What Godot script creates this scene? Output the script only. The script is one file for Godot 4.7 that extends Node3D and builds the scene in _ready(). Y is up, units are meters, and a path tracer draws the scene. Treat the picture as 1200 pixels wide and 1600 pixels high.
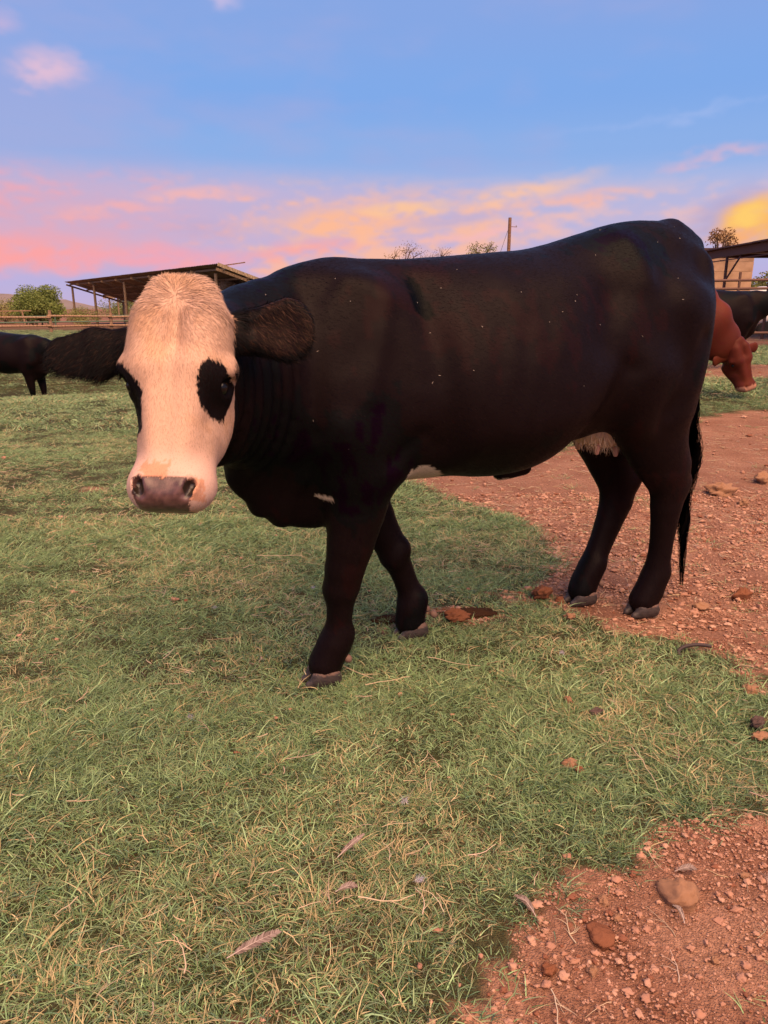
extends Node3D

# ------------------------------------------------------------------ small helpers
var R := RandomNumberGenerator.new()
var N1 := FastNoiseLite.new()
var N2 := FastNoiseLite.new()
var N3 := FastNoiseLite.new()
var taken := {}

func lin(r: float, g: float, b: float) -> Color:
	return Color(r, g, b).linear_to_srgb()

func tag(o: Node, label: String, category: String, group := "", kind := "") -> Node:
	if label: o.set_meta("label", label)
	if category: o.set_meta("category", category)
	if group: o.set_meta("group", group)
	if kind: o.set_meta("kind", kind)
	return o

func numbered(called: String) -> String:
	var k: int = taken.get(called, 0)
	taken[called] = k + 1
	return called if k == 0 else "%s_%03d" % [called, k]

func top(o: Node3D, called: String, where := Vector3.ZERO) -> Node3D:
	o.name = numbered(called)
	add_child(o, true)
	o.position = where
	return o

func base(called: String, where := Vector3.ZERO) -> Node3D:
	return top(Node3D.new(), called, where)

func part(called: String, mesh: Mesh, m: Material, parent: Node, where := Vector3.ZERO) -> MeshInstance3D:
	var o := MeshInstance3D.new()
	o.mesh = mesh
	o.material_override = m
	o.name = called
	parent.add_child(o, true)
	o.position = where
	return o

func mat(c: Color, rough := 0.9, spec := 0.35) -> StandardMaterial3D:
	var m := StandardMaterial3D.new()
	m.albedo_color = c
	m.roughness = rough
	m.metallic_specular = spec
	return m

func vmat(rough := 0.9, spec := 0.35) -> StandardMaterial3D:
	var m := mat(Color.WHITE, rough, spec)
	m.vertex_color_use_as_albedo = true
	return m

func noise_tex(freq: float, lo: Color, hi: Color, sd: int, oct := 4, size := 512) -> NoiseTexture2D:
	var n := FastNoiseLite.new()
	n.seed = sd; n.frequency = freq; n.fractal_octaves = oct
	var t := NoiseTexture2D.new()
	t.width = size; t.height = size; t.seamless = true; t.noise = n
	var g := Gradient.new()
	g.set_color(0, lo); g.set_color(1, hi)
	t.color_ramp = g
	return t

func normal_tex(freq: float, sd: int, strength := 6.0, oct := 4, size := 512) -> NoiseTexture2D:
	var n := FastNoiseLite.new()
	n.seed = sd; n.frequency = freq; n.fractal_octaves = oct
	var t := NoiseTexture2D.new()
	t.width = size; t.height = size; t.seamless = true; t.noise = n
	t.as_normal_map = true; t.bump_strength = strength
	return t

func triplanar(m: StandardMaterial3D, s: float) -> StandardMaterial3D:
	m.uv1_triplanar = true
	m.uv1_scale = Vector3(s, s, s)
	return m

func arr_mesh(v: PackedVector3Array, n: PackedVector3Array, c: PackedColorArray, i: PackedInt32Array) -> ArrayMesh:
	var a := []
	a.resize(Mesh.ARRAY_MAX)
	a[Mesh.ARRAY_VERTEX] = v
	if n.size(): a[Mesh.ARRAY_NORMAL] = n
	if c.size(): a[Mesh.ARRAY_COLOR] = c
	a[Mesh.ARRAY_INDEX] = i
	var m := ArrayMesh.new()
	m.add_surface_from_arrays(Mesh.PRIMITIVE_TRIANGLES, a)
	return m

func box(sx: float, sy: float, sz: float) -> BoxMesh:
	var b := BoxMesh.new()
	b.size = Vector3(sx, sy, sz)
	return b

func ss(a: float, b: float, x: float) -> float:
	return smoothstep(a, b, x)

# a bar of rectangular section from a to b, parented as a part
func bar(called: String, a: Vector3, b: Vector3, w: float, h: float, m: Material, parent: Node) -> MeshInstance3D:
	var o := part(called, box(w, h, a.distance_to(b)), m, parent)
	var f := (b - a).normalized()
	var up := Vector3.UP if absf(f.y) < 0.95 else Vector3.RIGHT
	o.transform = Transform3D(Basis.looking_at(f, up), (a + b) * 0.5)
	return o

func pipe(called: String, a: Vector3, b: Vector3, r0: float, r1: float, m: Material, parent: Node, seg := 8) -> MeshInstance3D:
	var c := CylinderMesh.new()
	c.bottom_radius = r0; c.top_radius = r1; c.height = a.distance_to(b); c.radial_segments = seg; c.rings = 1
	var o := part(called, c, m, parent)
	var y := (b - a).normalized()
	var x := y.cross(Vector3(0.3, 0.2, 0.9)).normalized()
	o.transform = Transform3D(Basis(x, y, x.cross(y)), (a + b) * 0.5)
	return o

# a swept tube along points with radii, appended to arrays
func tube(pts: Array, radii: Array, seg: int, col: Color, V: PackedVector3Array, NN: PackedVector3Array, C: PackedColorArray, I: PackedInt32Array) -> void:
	var b0 := V.size()
	var side := Vector3.ZERO
	for k in pts.size():
		var f: Vector3 = (pts[mini(k + 1, pts.size() - 1)] - pts[maxi(k - 1, 0)]).normalized()
		if k == 0:
			side = f.cross(Vector3(0.37, 0.29, 0.88)).normalized()
		side = (side - f * side.dot(f)).normalized()
		var up := f.cross(side)
		for s in seg:
			var a := TAU * s / seg
			var d := side * cos(a) + up * sin(a)
			V.append(pts[k] + d * radii[k]); NN.append(d); C.append(col)
	for k in pts.size() - 1:
		for s in seg:
			var p := b0 + k * seg + s
			var q := b0 + k * seg + (s + 1) % seg
			I.append_array([p, p + seg, q, q, p + seg, q + seg])

# a thin curved strip (hair, blade, straw) appended to arrays
func strip(p: Vector3, d: Vector3, nrm: Vector3, bend: Vector3, length: float, width: float, segs: int, c0: Color, c1: Color, V: PackedVector3Array, NN: PackedVector3Array, C: PackedColorArray, I: PackedInt32Array) -> void:
	var b0 := V.size()
	var side := d.cross(nrm).normalized()
	for k in segs + 1:
		var t := float(k) / segs
		var q := p + d * (length * t) + bend * (length * t * t)
		var w := width * 0.5 * (1.0 - t * t * 0.85)
		if k == segs:
			V.append(q); NN.append(nrm); C.append(c1)
		else:
			V.append(q - side * w); V.append(q + side * w)
			NN.append(nrm); NN.append(nrm)
			var c := c0.lerp(c1, t)
			C.append(c); C.append(c)
	for k in segs:
		var a := b0 + k * 2
		if k == segs - 1:
			I.append_array([a, a + 2, a + 1])
		else:
			I.append_array([a, a + 2, a + 1, a + 1, a + 2, a + 3])

# ------------------------------------------------------------------ distance field and surface net
class Field:
	var o: Vector3
	var c: float
	var nx: int
	var ny: int
	var nz: int
	var d := PackedFloat32Array()
	func _init(lo: Vector3, hi: Vector3, cell: float) -> void:
		o = lo; c = cell
		nx = int((hi.x - lo.x) / cell) + 2
		ny = int((hi.y - lo.y) / cell) + 2
		nz = int((hi.z - lo.z) / cell) + 2
		d.resize(nx * ny * nz)
		d.fill(1.0)

	# a tapered capsule of elliptic section: w along side, h across it; cap stretches the round ends
	func add(A: Vector3, B: Vector3, wa: float, ha: float, wb: float, hb: float, side: Vector3, k: float, cut := false, cap := 1.0) -> void:
		var ax := B - A
		var L := maxf(ax.length(), 1e-5)
		var n := ax / L
		side = (side - n * side.dot(n)).normalized()
		var up := n.cross(side)
		var g := maxf(maxf(wa, ha), maxf(wb, hb)) * maxf(1.0, cap) + k + 2.0 * c
		var lo := (A.min(B) - Vector3(g, g, g) - o) / c
		var hi := (A.max(B) + Vector3(g, g, g) - o) / c
		for ix in range(maxi(0, int(lo.x)), mini(nx, int(hi.x) + 1)):
			for iy in range(maxi(0, int(lo.y)), mini(ny, int(hi.y) + 1)):
				var row := (ix * ny + iy) * nz
				for iz in range(maxi(0, int(lo.z)), mini(nz, int(hi.z) + 1)):
					var p := o + Vector3(ix, iy, iz) * c - A
					var tt := p.dot(n)
					var t := clampf(tt / L, 0.0, 1.0)
					var w := wa + (wb - wa) * t
					var h := ha + (hb - ha) * t
					var e := minf(w, h) * cap
					var x := p.dot(side) / w
					var y := p.dot(up) / h
					var z := (tt - t * L) / e
					var k0 := sqrt(x * x + y * y + z * z)
					x /= w; y /= h; z /= e
					var k1 := sqrt(x * x + y * y + z * z)
					var f := k0 * (k0 - 1.0) / k1 if k1 > 1e-4 else -minf(w, h)
					var v := d[row + iz]
					if cut:
						f = -f
						var m := maxf(k - absf(v - f), 0.0)
						d[row + iz] = maxf(v, f) + m * m * 0.25 / k
					else:
						var m := maxf(k - absf(v - f), 0.0)
						d[row + iz] = minf(v, f) - m * m * 0.25 / k

	# a trunk along x: stations of [x, top, bottom, half width]
	func trunk(st: Array, k: float) -> void:
		for ix in nx:
			var x := o.x + ix * c
			if x < st[0][0] or x > st[-1][0]:
				continue
			var i := 0
			while i < st.size() - 2 and x > st[i + 1][0]:
				i += 1
			var t: float = (x - st[i][0]) / (st[i + 1][0] - st[i][0])
			var q := [0.0, 0.0, 0.0]
			for j in 3:
				q[j] = cubic_interpolate(st[i][j + 1], st[i + 1][j + 1], st[maxi(i - 1, 0)][j + 1], st[mini(i + 2, st.size() - 1)][j + 1], t)
			var cy: float = (q[0] + q[1]) * 0.5
			var hh: float = (q[0] - q[1]) * 0.5
			var ww: float = q[2]
			for iy in ny:
				var v := (o.y + iy * c - cy) / hh
				if absf(v) > 1.6:
					continue
				var vv := clampf(v, -1.0, 1.0)
				var w := ww * (1.0 - 0.20 * vv - 0.10 * vv * vv)
				var av := pow(absf(v), 2.3)
				for iz in nz:
					var z := absf(o.z + iz * c) / w
					var k0 := pow(pow(z, 2.3) + av, 1.0 / 2.3)
					var f := (k0 - 1.0) * minf(w, hh) * 0.95
					var id := (ix * ny + iy) * nz + iz
					var m := maxf(k - absf(d[id] - f), 0.0)
					d[id] = minf(d[id], f) - m * m * 0.25 / k

	func net(relax := 1) -> Dictionary:
		var V := PackedVector3Array()
		var quads := PackedInt32Array()
		var at := PackedInt32Array()
		at.resize(d.size())
		at.fill(-1)
		var sx := ny * nz
		var sy := nz
		var off := [0, 1, sy, sy + 1, sx, sx + 1, sx + sy, sx + sy + 1]
		var co := [Vector3(0, 0, 0), Vector3(0, 0, 1), Vector3(0, 1, 0), Vector3(0, 1, 1), Vector3(1, 0, 0), Vector3(1, 0, 1), Vector3(1, 1, 0), Vector3(1, 1, 1)]
		var ed := [0, 1, 2, 3, 4, 5, 6, 7, 0, 2, 1, 3, 4, 6, 5, 7, 0, 4, 1, 5, 2, 6, 3, 7]
		var lim := 5.0 * c
		for ix in nx - 1:
			for iy in ny - 1:
				var row := ix * sx + iy * sy
				for iz in nz - 1:
					var id := row + iz
					var v0 := d[id]
					if v0 > lim or v0 < -lim:
						continue
					var mask := 0
					for q in 8:
						if d[id + off[q]] < 0.0:
							mask |= 1 << q
					if mask == 0 or mask == 255:
						continue
					var s := Vector3.ZERO
					var cnt := 0
					for q in 12:
						var a: int = ed[q * 2]
						var b: int = ed[q * 2 + 1]
						if ((mask >> a) & 1) != ((mask >> b) & 1):
							var da := d[id + off[a]]
							var db := d[id + off[b]]
							s += (co[a] as Vector3).lerp(co[b], da / (da - db))
							cnt += 1
					at[id] = V.size()
					V.append(o + (Vector3(ix, iy, iz) + s / cnt) * c)
					if ix == 0 or iy == 0 or iz == 0:
						continue
					var in0 := (mask & 1) == 1
					if in0 != ((mask >> 1 & 1) == 1):
						_quad(quads, at, id, id - sx, id - sx - sy, id - sy, in0)
					if in0 != ((mask >> 2 & 1) == 1):
						_quad(quads, at, id, id - 1, id - sx - 1, id - sx, in0)
					if in0 != ((mask >> 4 & 1) == 1):
						_quad(quads, at, id, id - sy, id - sy - 1, id - 1, in0)
		for r in relax:
			var acc := PackedVector3Array(); acc.resize(V.size())
			var num := PackedFloat32Array(); num.resize(V.size())
			for q in range(0, quads.size(), 4):
				var m := (V[quads[q]] + V[quads[q + 1]] + V[quads[q + 2]] + V[quads[q + 3]]) * 0.25
				for j in 4:
					acc[quads[q + j]] += m
					num[quads[q + j]] += 1.0
			for q in V.size():
				if num[q] > 0.0:
					V[q] = V[q].lerp(acc[q] / num[q], 0.7)
		return {"v": V, "q": quads}

	func _quad(quads: PackedInt32Array, at: PackedInt32Array, a: int, b: int, e: int, f: int, flip: bool) -> void:
		if at[a] < 0 or at[b] < 0 or at[e] < 0 or at[f] < 0:
			return
		if flip:
			quads.append_array([at[a], at[f], at[e], at[b]])
		else:
			quads.append_array([at[a], at[b], at[e], at[f]])

# triangles and outward smooth normals of a net
func finish(net: Dictionary) -> void:
	var V: PackedVector3Array = net.v
	var Q: PackedInt32Array = net.q
	var n := PackedVector3Array(); n.resize(V.size())
	var I := PackedInt32Array()
	for q in range(0, Q.size(), 4):
		var a := Q[q]; var b := Q[q + 1]; var c := Q[q + 2]; var e := Q[q + 3]
		var f := (V[e] - V[b]).cross(V[c] - V[a])
		n[a] += f; n[b] += f; n[c] += f; n[e] += f
		I.append_array([a, b, c, a, c, e])
	for k in n.size():
		n[k] = n[k].normalized()
	net.n = n
	net.i = I

func net_mesh(net: Dictionary) -> ArrayMesh:
	return arr_mesh(net.v, net.n, net.get("c", PackedColorArray()), net.i)

# ------------------------------------------------------------------ terrain
func ground_y(x: float, z: float) -> float:
	var d := -z
	var h := 0.34 * ss(4.2, 8.2, d) * ss(0.8, 3.2, x)
	var q := Vector2((x + 5.6) / 4.5, (z + 13.2) / 3.0).length()
	h -= 0.5 * (1.0 - ss(0.0, 1.0, q))
	h += 0.012 * N1.get_noise_2d(x * 3.0, z * 3.0) + 0.05 * N1.get_noise_2d(x * 0.6 + 50.0, z * 0.6) * ss(3.0, 9.0, d)
	return h

var soil_near := PackedVector2Array([Vector2(0.15, -5.3), Vector2(0.39, -4.79), Vector2(0.57, -4.49), Vector2(0.72, -4.17), Vector2(0.87, -3.84), Vector2(0.85, -3.4), Vector2(0.66, -3.02), Vector2(0.77, -2.84), Vector2(0.89, -2.62), Vector2(1.11, -2.54), Vector2(1.2, -2.38), Vector2(1.27, -2.24), Vector2(1.22, -2.0), Vector2(1.10, -1.8), Vector2(1.0, -1.62), Vector2(0.84, -1.57), Vector2(0.69, -1.53), Vector2(0.58, -1.4), Vector2(0.38, -1.3), Vector2(0.31, -1.22), Vector2(0.24, -1.16), Vector2(0.19, -1.07), Vector2(0.11, -1.02), Vector2(0.04, -0.5), Vector2(12, -0.5), Vector2(12, -7.0), Vector2(3.67, -7.04), Vector2(3.24, -6.91), Vector2(2.87, -6.72), Vector2(1.9, -6.4), Vector2(0.9, -5.9)])

# 1 on bare soil, 0 in grass
func bare(x: float, z: float) -> float:
	var wx := x + 0.10 * N2.get_noise_2d(x * 9.0, z * 9.0) + 0.05 * N2.get_noise_2d(x * 31.0, z * 31.0)
	var wz := z + 0.10 * N2.get_noise_2d(x * 9.0 + 77.0, z * 9.0) + 0.05 * N2.get_noise_2d(x * 31.0 + 77.0, z * 31.0)
	if Geometry2D.is_point_in_polygon(Vector2(wx, wz), soil_near):
		return 1.0
	if wz < -9.3 and wz > -11.6 and wx > 2.0:
		return 1.0
	if wz < -18.0 and wx > 4.0:
		return 1.0
	if wz < -43.0:
		return 1.0
	for s in [[0.31, -2.76, 0.15, 0.07], [-1.98, -4.95, 0.12, 0.05], [-0.25, -1.02, 0.05, 0.025], [0.06, -2.70, 0.10, 0.05], [0.55, -2.95, 0.10, 0.05]]:
		if Vector2((wx - s[0]) / s[2], (wz - s[1]) / s[3]).length() < 1.0:
			return 1.0
	return 0.0

func make_ground() -> void:
	var xs := [-600.0, -200.0, -90.0, -50.0, -30.0, -20.0, -14.0]
	var x := -10.0
	while x < 10.0:
		xs.append(x)
		x += 0.035 if absf(x) < 2.3 else (0.12 if absf(x) < 5.0 else 0.4)
	xs.append_array([10.0, 14.0, 20.0, 30.0, 50.0, 90.0, 200.0, 600.0])
	var zs := [60.0, 20.0, 8.0, 3.0, 1.0, 0.0]
	var z := -0.6
	while z > -24.0:
		zs.append(z)
		z -= 0.03 if z > -4.5 else (0.1 if z > -9.0 else 0.35)
	zs.append_array([-24.5, -28.0, -32.0, -40.0, -55.0, -80.0, -140.0, -300.0, -700.0, -1600.0])
	var V := PackedVector3Array()
	var C := PackedColorArray()
	var I := PackedInt32Array()
	for b in zs:
		for a in xs:
			var s := bare(a, b) if b < 0.1 and b > -60.0 and absf(a) < 60.0 else 1.0
			var h := ground_y(a, b)
			var n := N3.get_noise_2d(a * 6.0, b * 6.0)
			if s > 0.5 and b > -7.0 and absf(a) < 5.0:
				h += 0.010 * N3.get_noise_2d(a * 14.0, b * 14.0) + 0.006 * N3.get_noise_2d(a * 45.0, b * 45.0)
			V.append(Vector3(a, h, b))
			var c := Color(0.53, 0.295, 0.19).lerp(Color(0.38, 0.19, 0.12), clampf(0.5 + n, 0, 1))
			if s < 0.5:
				c = Color(0.115, 0.10, 0.05).lerp(Color(0.085, 0.10, 0.04), clampf(0.5 + n, 0, 1))
			C.append(c)
	var w := xs.size()
	for j in zs.size() - 1:
		for i in w - 1:
			var p := j * w + i
			I.append_array([p, p + w, p + 1, p + 1, p + w, p + w + 1])
	var st := SurfaceTool.new()
	st.create_from_arrays(_arrays(V, C, I))
	st.generate_normals()
	var m := vmat(0.95, 0.25)
	m.albedo_texture = noise_tex(0.05, Color(0.66, 0.63, 0.62), Color(1, 1, 1), 5, 6)
	m.normal_enabled = true
	m.normal_texture = normal_tex(0.16, 8, 10.0, 4)
	m.normal_scale = 1.0
	triplanar(m, 2.3)
	var g := MeshInstance3D.new()
	g.mesh = st.commit()
	g.material_override = m
	tag(top(g, "ground"), "red brown earth of the cattle pen under the grass", "ground", "", "structure")

func _arrays(V: PackedVector3Array, C: PackedColorArray, I: PackedInt32Array) -> Array:
	var a := []
	a.resize(Mesh.ARRAY_MAX)
	a[Mesh.ARRAY_VERTEX] = V
	a[Mesh.ARRAY_COLOR] = C
	a[Mesh.ARRAY_INDEX] = I
	return a

# ------------------------------------------------------------------ sky
func srgb(r: float, g: float, b: float) -> Vector3:
	var c := Color(r / 255.0, g / 255.0, b / 255.0).srgb_to_linear()
	return Vector3(c.r, c.g, c.b)

var sky_stops := []
var NS := FastNoiseLite.new()

func cloud_noise(az: float, el: float, fx: float, fy: float, sd: float) -> float:
	# round the whole sky without a seam: the azimuth runs on a circle
	var a := deg_to_rad(az)
	return NS.get_noise_3d(cos(a) * 57.3 * fx + sd, sin(a) * 57.3 * fx, el * fy + sd * 1.7)

func sky_color(az: float, el: float) -> Vector3:
	# clear air
	var c: Vector3 = sky_stops[-1][1]
	for k in sky_stops.size() - 1:
		if el < sky_stops[k + 1][0]:
			var t := clampf((el - sky_stops[k][0]) / (sky_stops[k + 1][0] - sky_stops[k][0]), 0, 1)
			c = (sky_stops[k][1] as Vector3).lerp(sky_stops[k + 1][1], t * t * (3 - 2 * t))
			break
	if el > 36.0 or el < -1.0:
		return c
	var s1 := sin(deg_to_rad(az))
	var side := clampf(s1 * 1.7, -1.0, 1.0)            # warmer to one hand, mauve to the other, and round again
	var w1 := cloud_noise(az, el, 0.16, 0.5, 11.0)
	var w2 := cloud_noise(az, el, 0.5, 1.5, 31.0)
	var w3 := cloud_noise(az, el, 1.7, 4.6, 5.0)
	var e := el + 1.0 * w1 + 0.6 * w2 + 0.2 * w3
	# high thin mauve veil
	var veil := ss(-0.5, 0.9, w1 + 0.4 * w2 - side * 0.8 - 0.15) * ss(5.0, 9.5, el) * (1.0 - ss(13.0, 34.0, el))
	c = c.lerp(srgb(172, 172, 218), veil * 0.55)
	# the long lit layer low in the sky
	var low := 2.2 + 1.5 * ss(-0.16, 0.17, s1)
	var band := ss(low - 0.3, low + 0.5, el * 0.8 + e * 0.2) * (1.0 - ss(6.8, 9.8, e + 0.6 * side))
	var hot := srgb(250, 168, 172).lerp(srgb(255, 190, 156), ss(-0.37, -0.07, s1))
	hot = hot.lerp(srgb(240, 192, 186), ss(0.09, 0.28, s1))
	c = c.lerp(srgb(206, 176, 206).lerp(srgb(194, 182, 216), ss(0.0, 0.5, side)), band * 0.62)
	c = c.lerp(hot, band * ss(-0.35, 0.55, w1 + 0.8 * w2 + 0.55 * w3) * 0.85)
	# heaps, sheets and wisps
	var wx := az + 2.4 * w1 + 1.1 * w2 + 0.5 * w3
	var wy := el + 0.8 * w2 + 0.4 * w3
	for k in clumps:
		var ex: float = wx - k[0]
		var dx: float = ex / k[2]
		if absf(dx) > 1.6:
			continue
		var dy: float = (wy - k[1] - ex * k[6]) / k[3]
		if absf(dy) > 1.6:
			continue
		var r := sqrt(dx * dx + dy * dy)
		c = c.lerp(k[4], (1.0 - ss(k[5], 1.15, r)) * k[7] * clampf(0.9 + 0.7 * w3, 0.0, 1.0))
	return c

var clumps := []

func make_sky() -> Environment:
	sky_stops = [[-90.0, srgb(150, 130, 125)], [-1.0, srgb(150, 130, 125)], [0.0, srgb(196, 178, 214)], [2.0, srgb(188, 178, 222)], [4.0, srgb(182, 184, 226)], [7.5, srgb(168, 186, 230)], [10.5, srgb(140, 176, 232)], [14.0, srgb(128, 170, 233)], [19.0, srgb(134, 167, 228)], [40.0, srgb(122, 152, 214)], [90.0, srgb(110, 138, 204)]]
	# [azimuth, height, half width, half height, colour, core, slope, strength], in degrees
	clumps = [
		[-24.0, 5.6, 14.0, 3.0, srgb(226, 170, 188), 0.2, 0.0, 0.6],
		[-26.0, 3.5, 13.0, 1.5, srgb(255, 164, 162), 0.1, 0.01, 0.9],
		[-16.0, 3.3, 9.0, 1.1, srgb(246, 166, 180), 0.1, 0.02, 0.8],
		[-13.5, 5.5, 4.0, 0.8, srgb(196, 172, 204), 0.0, 0.05, 0.75],
		[-14.0, 7.7, 5.5, 0.7, srgb(250, 184, 176), 0.1, 0.05, 0.75],
		[-20.0, 6.4, 5.0, 0.5, srgb(255, 178, 168), 0.1, 0.05, 0.6],
		[-3.5, 5.9, 8.0, 1.6, srgb(255, 188, 150), 0.2, 0.05, 0.95],
		[1.0, 6.9, 5.0, 0.6, srgb(255, 200, 152), 0.1, 0.03, 0.8],
		[-6.0, 4.1, 7.0, 0.7, srgb(255, 170, 160), 0.1, 0.08, 0.8],
		[5.5, 6.4, 5.0, 0.5, srgb(192, 176, 210), 0.1, 0.12, 0.85],
		[10.5, 8.0, 5.5, 0.8, srgb(255, 198, 160), 0.1, 0.17, 0.85],
		[15.0, 7.3, 5.0, 0.6, srgb(252, 186, 164), 0.1, 0.1, 0.75],
		[7.5, 5.2, 6.0, 0.5, srgb(244, 186, 192), 0.1, 0.1, 0.7],
		[17.0, 5.6, 5.0, 0.7, srgb(196, 184, 216), 0.1, 0.1, 0.7],
		[22.5, 9.6, 4.5, 0.5, srgb(222, 182, 202), 0.0, 0.12, 0.8],
		[20.0, 12.2, 9.0, 0.4, srgb(158, 184, 236), 0.0, 0.06, 0.7],
		[24.2, 5.7, 3.6, 2.2, srgb(186, 172, 206), 0.5, 0.15, 0.9],
		[25.6, 5.5, 3.3, 1.9, srgb(250, 184, 110), 0.5, 0.25, 1.0],
		[25.4, 5.9, 2.2, 1.1, srgb(255, 206, 112), 0.2, 0.35, 1.0],
		[23.6, 4.4, 1.6, 1.2, srgb(250, 176, 120), 0.3, 0.1, 0.8],
		[-21.6, 14.5, 2.6, 1.4, srgb(228, 192, 214), 0.0, -0.1, 0.95],
		[-11.0, 19.2, 1.3, 1.0, srgb(205, 192, 228), 0.0, 0.3, 0.8],
		[-25.0, 16.6, 1.6, 0.9, srgb(196, 180, 220), 0.0, 0.0, 0.8],
	]
	var small := Image.create_empty(384, 192, false, Image.FORMAT_RGBF)
	NS.seed = 4; NS.frequency = 0.35; NS.fractal_octaves = 4
	for j in 192:
		var el := 90.0 - (j + 0.5) / 192.0 * 180.0
		if el < -2.0:
			var v := sky_color(0.0, -50.0)
			small.fill_rect(Rect2i(0, j, 384, 192 - j), Color(v.x, v.y, v.z))
			break
		for i in 384:
			var az := (i + 0.5) / 384.0 * 360.0
			var v := sky_color(az if az < 180.0 else az - 360.0, el)
			small.set_pixel(i, j, Color(v.x, v.y, v.z))
	var W := 2560
	var H := 1280
	small.resize(W, H, Image.INTERPOLATE_CUBIC)
	var j0 := int((90.0 - 21.5) / 180.0 * H)
	var j1 := int((90.0 + 1.0) / 180.0 * H)
	for j in range(j0, j1):
		var el := 90.0 - (j + 0.5) / H * 180.0
		for i in range(-W / 11, W / 11):
			var v := sky_color((i + 0.5) / W * 360.0, el)
			small.set_pixel((i + W) % W, j, Color(v.x, v.y, v.z))
	var sm := PanoramaSkyMaterial.new()
	sm.panorama = ImageTexture.create_from_image(small)
	var sky := Sky.new()
	sky.sky_material = sm
	var env := Environment.new()
	env.background_mode = Environment.BG_SKY
	env.sky = sky
	env.tonemap_mode = Environment.TONE_MAPPER_LINEAR
	env.sdfgi_enabled = true
	env.ssao_enabled = true
	env.ssil_enabled = true
	return env

# ------------------------------------------------------------------ cattle
const TRUNK := [[-0.17, 1.34, 1.10, 0.03], [-0.15, 1.39, 1.0, 0.10], [-0.09, 1.455, 0.90, 0.17], [0.02, 1.50, 0.84, 0.225], [0.14, 1.505, 0.80, 0.255], [0.27, 1.485, 0.77, 0.27], [0.41, 1.445, 0.735, 0.29], [0.54, 1.41, 0.69, 0.32], [0.67, 1.39, 0.645, 0.345], [0.80, 1.375, 0.635, 0.35], [0.95, 1.36, 0.65, 0.335], [1.10, 1.35, 0.648, 0.30], [1.24, 1.345, 0.65, 0.255], [1.36, 1.335, 0.66, 0.215], [1.48, 1.295, 0.70, 0.17], [1.58, 1.20, 0.80, 0.11], [1.63, 1.1, 0.9, 0.03]]
const FRONT_NEAR := [[1.30, 0.98, 0.155, 0.085], [1.275, 0.72, 0.125, 0.085], [1.295, 0.58, 0.092, 0.075], [1.315, 0.475, 0.078, 0.066], [1.333, 0.395, 0.066, 0.060], [1.342, 0.33, 0.058, 0.054], [1.347, 0.27, 0.045, 0.044], [1.352, 0.20, 0.042, 0.042], [1.368, 0.13, 0.055, 0.052], [1.400, 0.060, 0.058, 0.058]]
const FRONT_FAR := [[1.30, 0.98, 0.15, 0.085], [1.235, 0.72, 0.125, 0.085], [1.165, 0.58, 0.092, 0.075], [1.115, 0.48, 0.072, 0.064], [1.075, 0.395, 0.062, 0.058], [1.045, 0.33, 0.055, 0.052], [1.015, 0.26, 0.046, 0.044], [0.985, 0.18, 0.045, 0.043], [0.975, 0.115, 0.055, 0.052], [0.985, 0.056, 0.058, 0.058]]
const HIND_NEAR := [[0.15, 1.18, 0.18, 0.11], [0.155, 0.98, 0.185, 0.12], [0.13, 0.82, 0.165, 0.105], [0.065, 0.70, 0.135, 0.085], [0.0, 0.60, 0.108, 0.068], [-0.025, 0.53, 0.085, 0.058], [-0.022, 0.45, 0.066, 0.052], [-0.024, 0.36, 0.053, 0.046], [-0.024, 0.27, 0.047, 0.043], [-0.016, 0.17, 0.052, 0.048], [0.006, 0.10, 0.060, 0.055], [0.03, 0.056, 0.060, 0.058]]
const HIND_FAR := [[0.10, 1.18, 0.20, 0.11], [0.17, 0.98, 0.195, 0.12], [0.15, 0.82, 0.16, 0.105], [0.10, 0.70, 0.13, 0.088], [0.055, 0.60, 0.11, 0.07], [0.012, 0.50, 0.092, 0.06], [0.02, 0.42, 0.078, 0.054], [0.06, 0.32, 0.060, 0.048], [0.098, 0.23, 0.052, 0.044], [0.135, 0.15, 0.055, 0.048], [0.165, 0.09, 0.06, 0.055], [0.18, 0.054, 0.060, 0.058]]

func leg(F: Field, J: Array, z0: float, z1: float) -> void:
	for k in J.size() - 1:
		var ta := pow(float(k) / (J.size() - 1), 0.6)
		var tb := pow(float(k + 1) / (J.size() - 1), 0.6)
		F.add(Vector3(J[k][0], J[k][1], lerpf(z0, z1, ta)), Vector3(J[k + 1][0], J[k + 1][1], lerpf(z0, z1, tb)), J[k][3], J[k][2], J[k + 1][3], J[k + 1][2], Vector3(0, 0, 1), 0.04 if k < 2 else 0.006)

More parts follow.
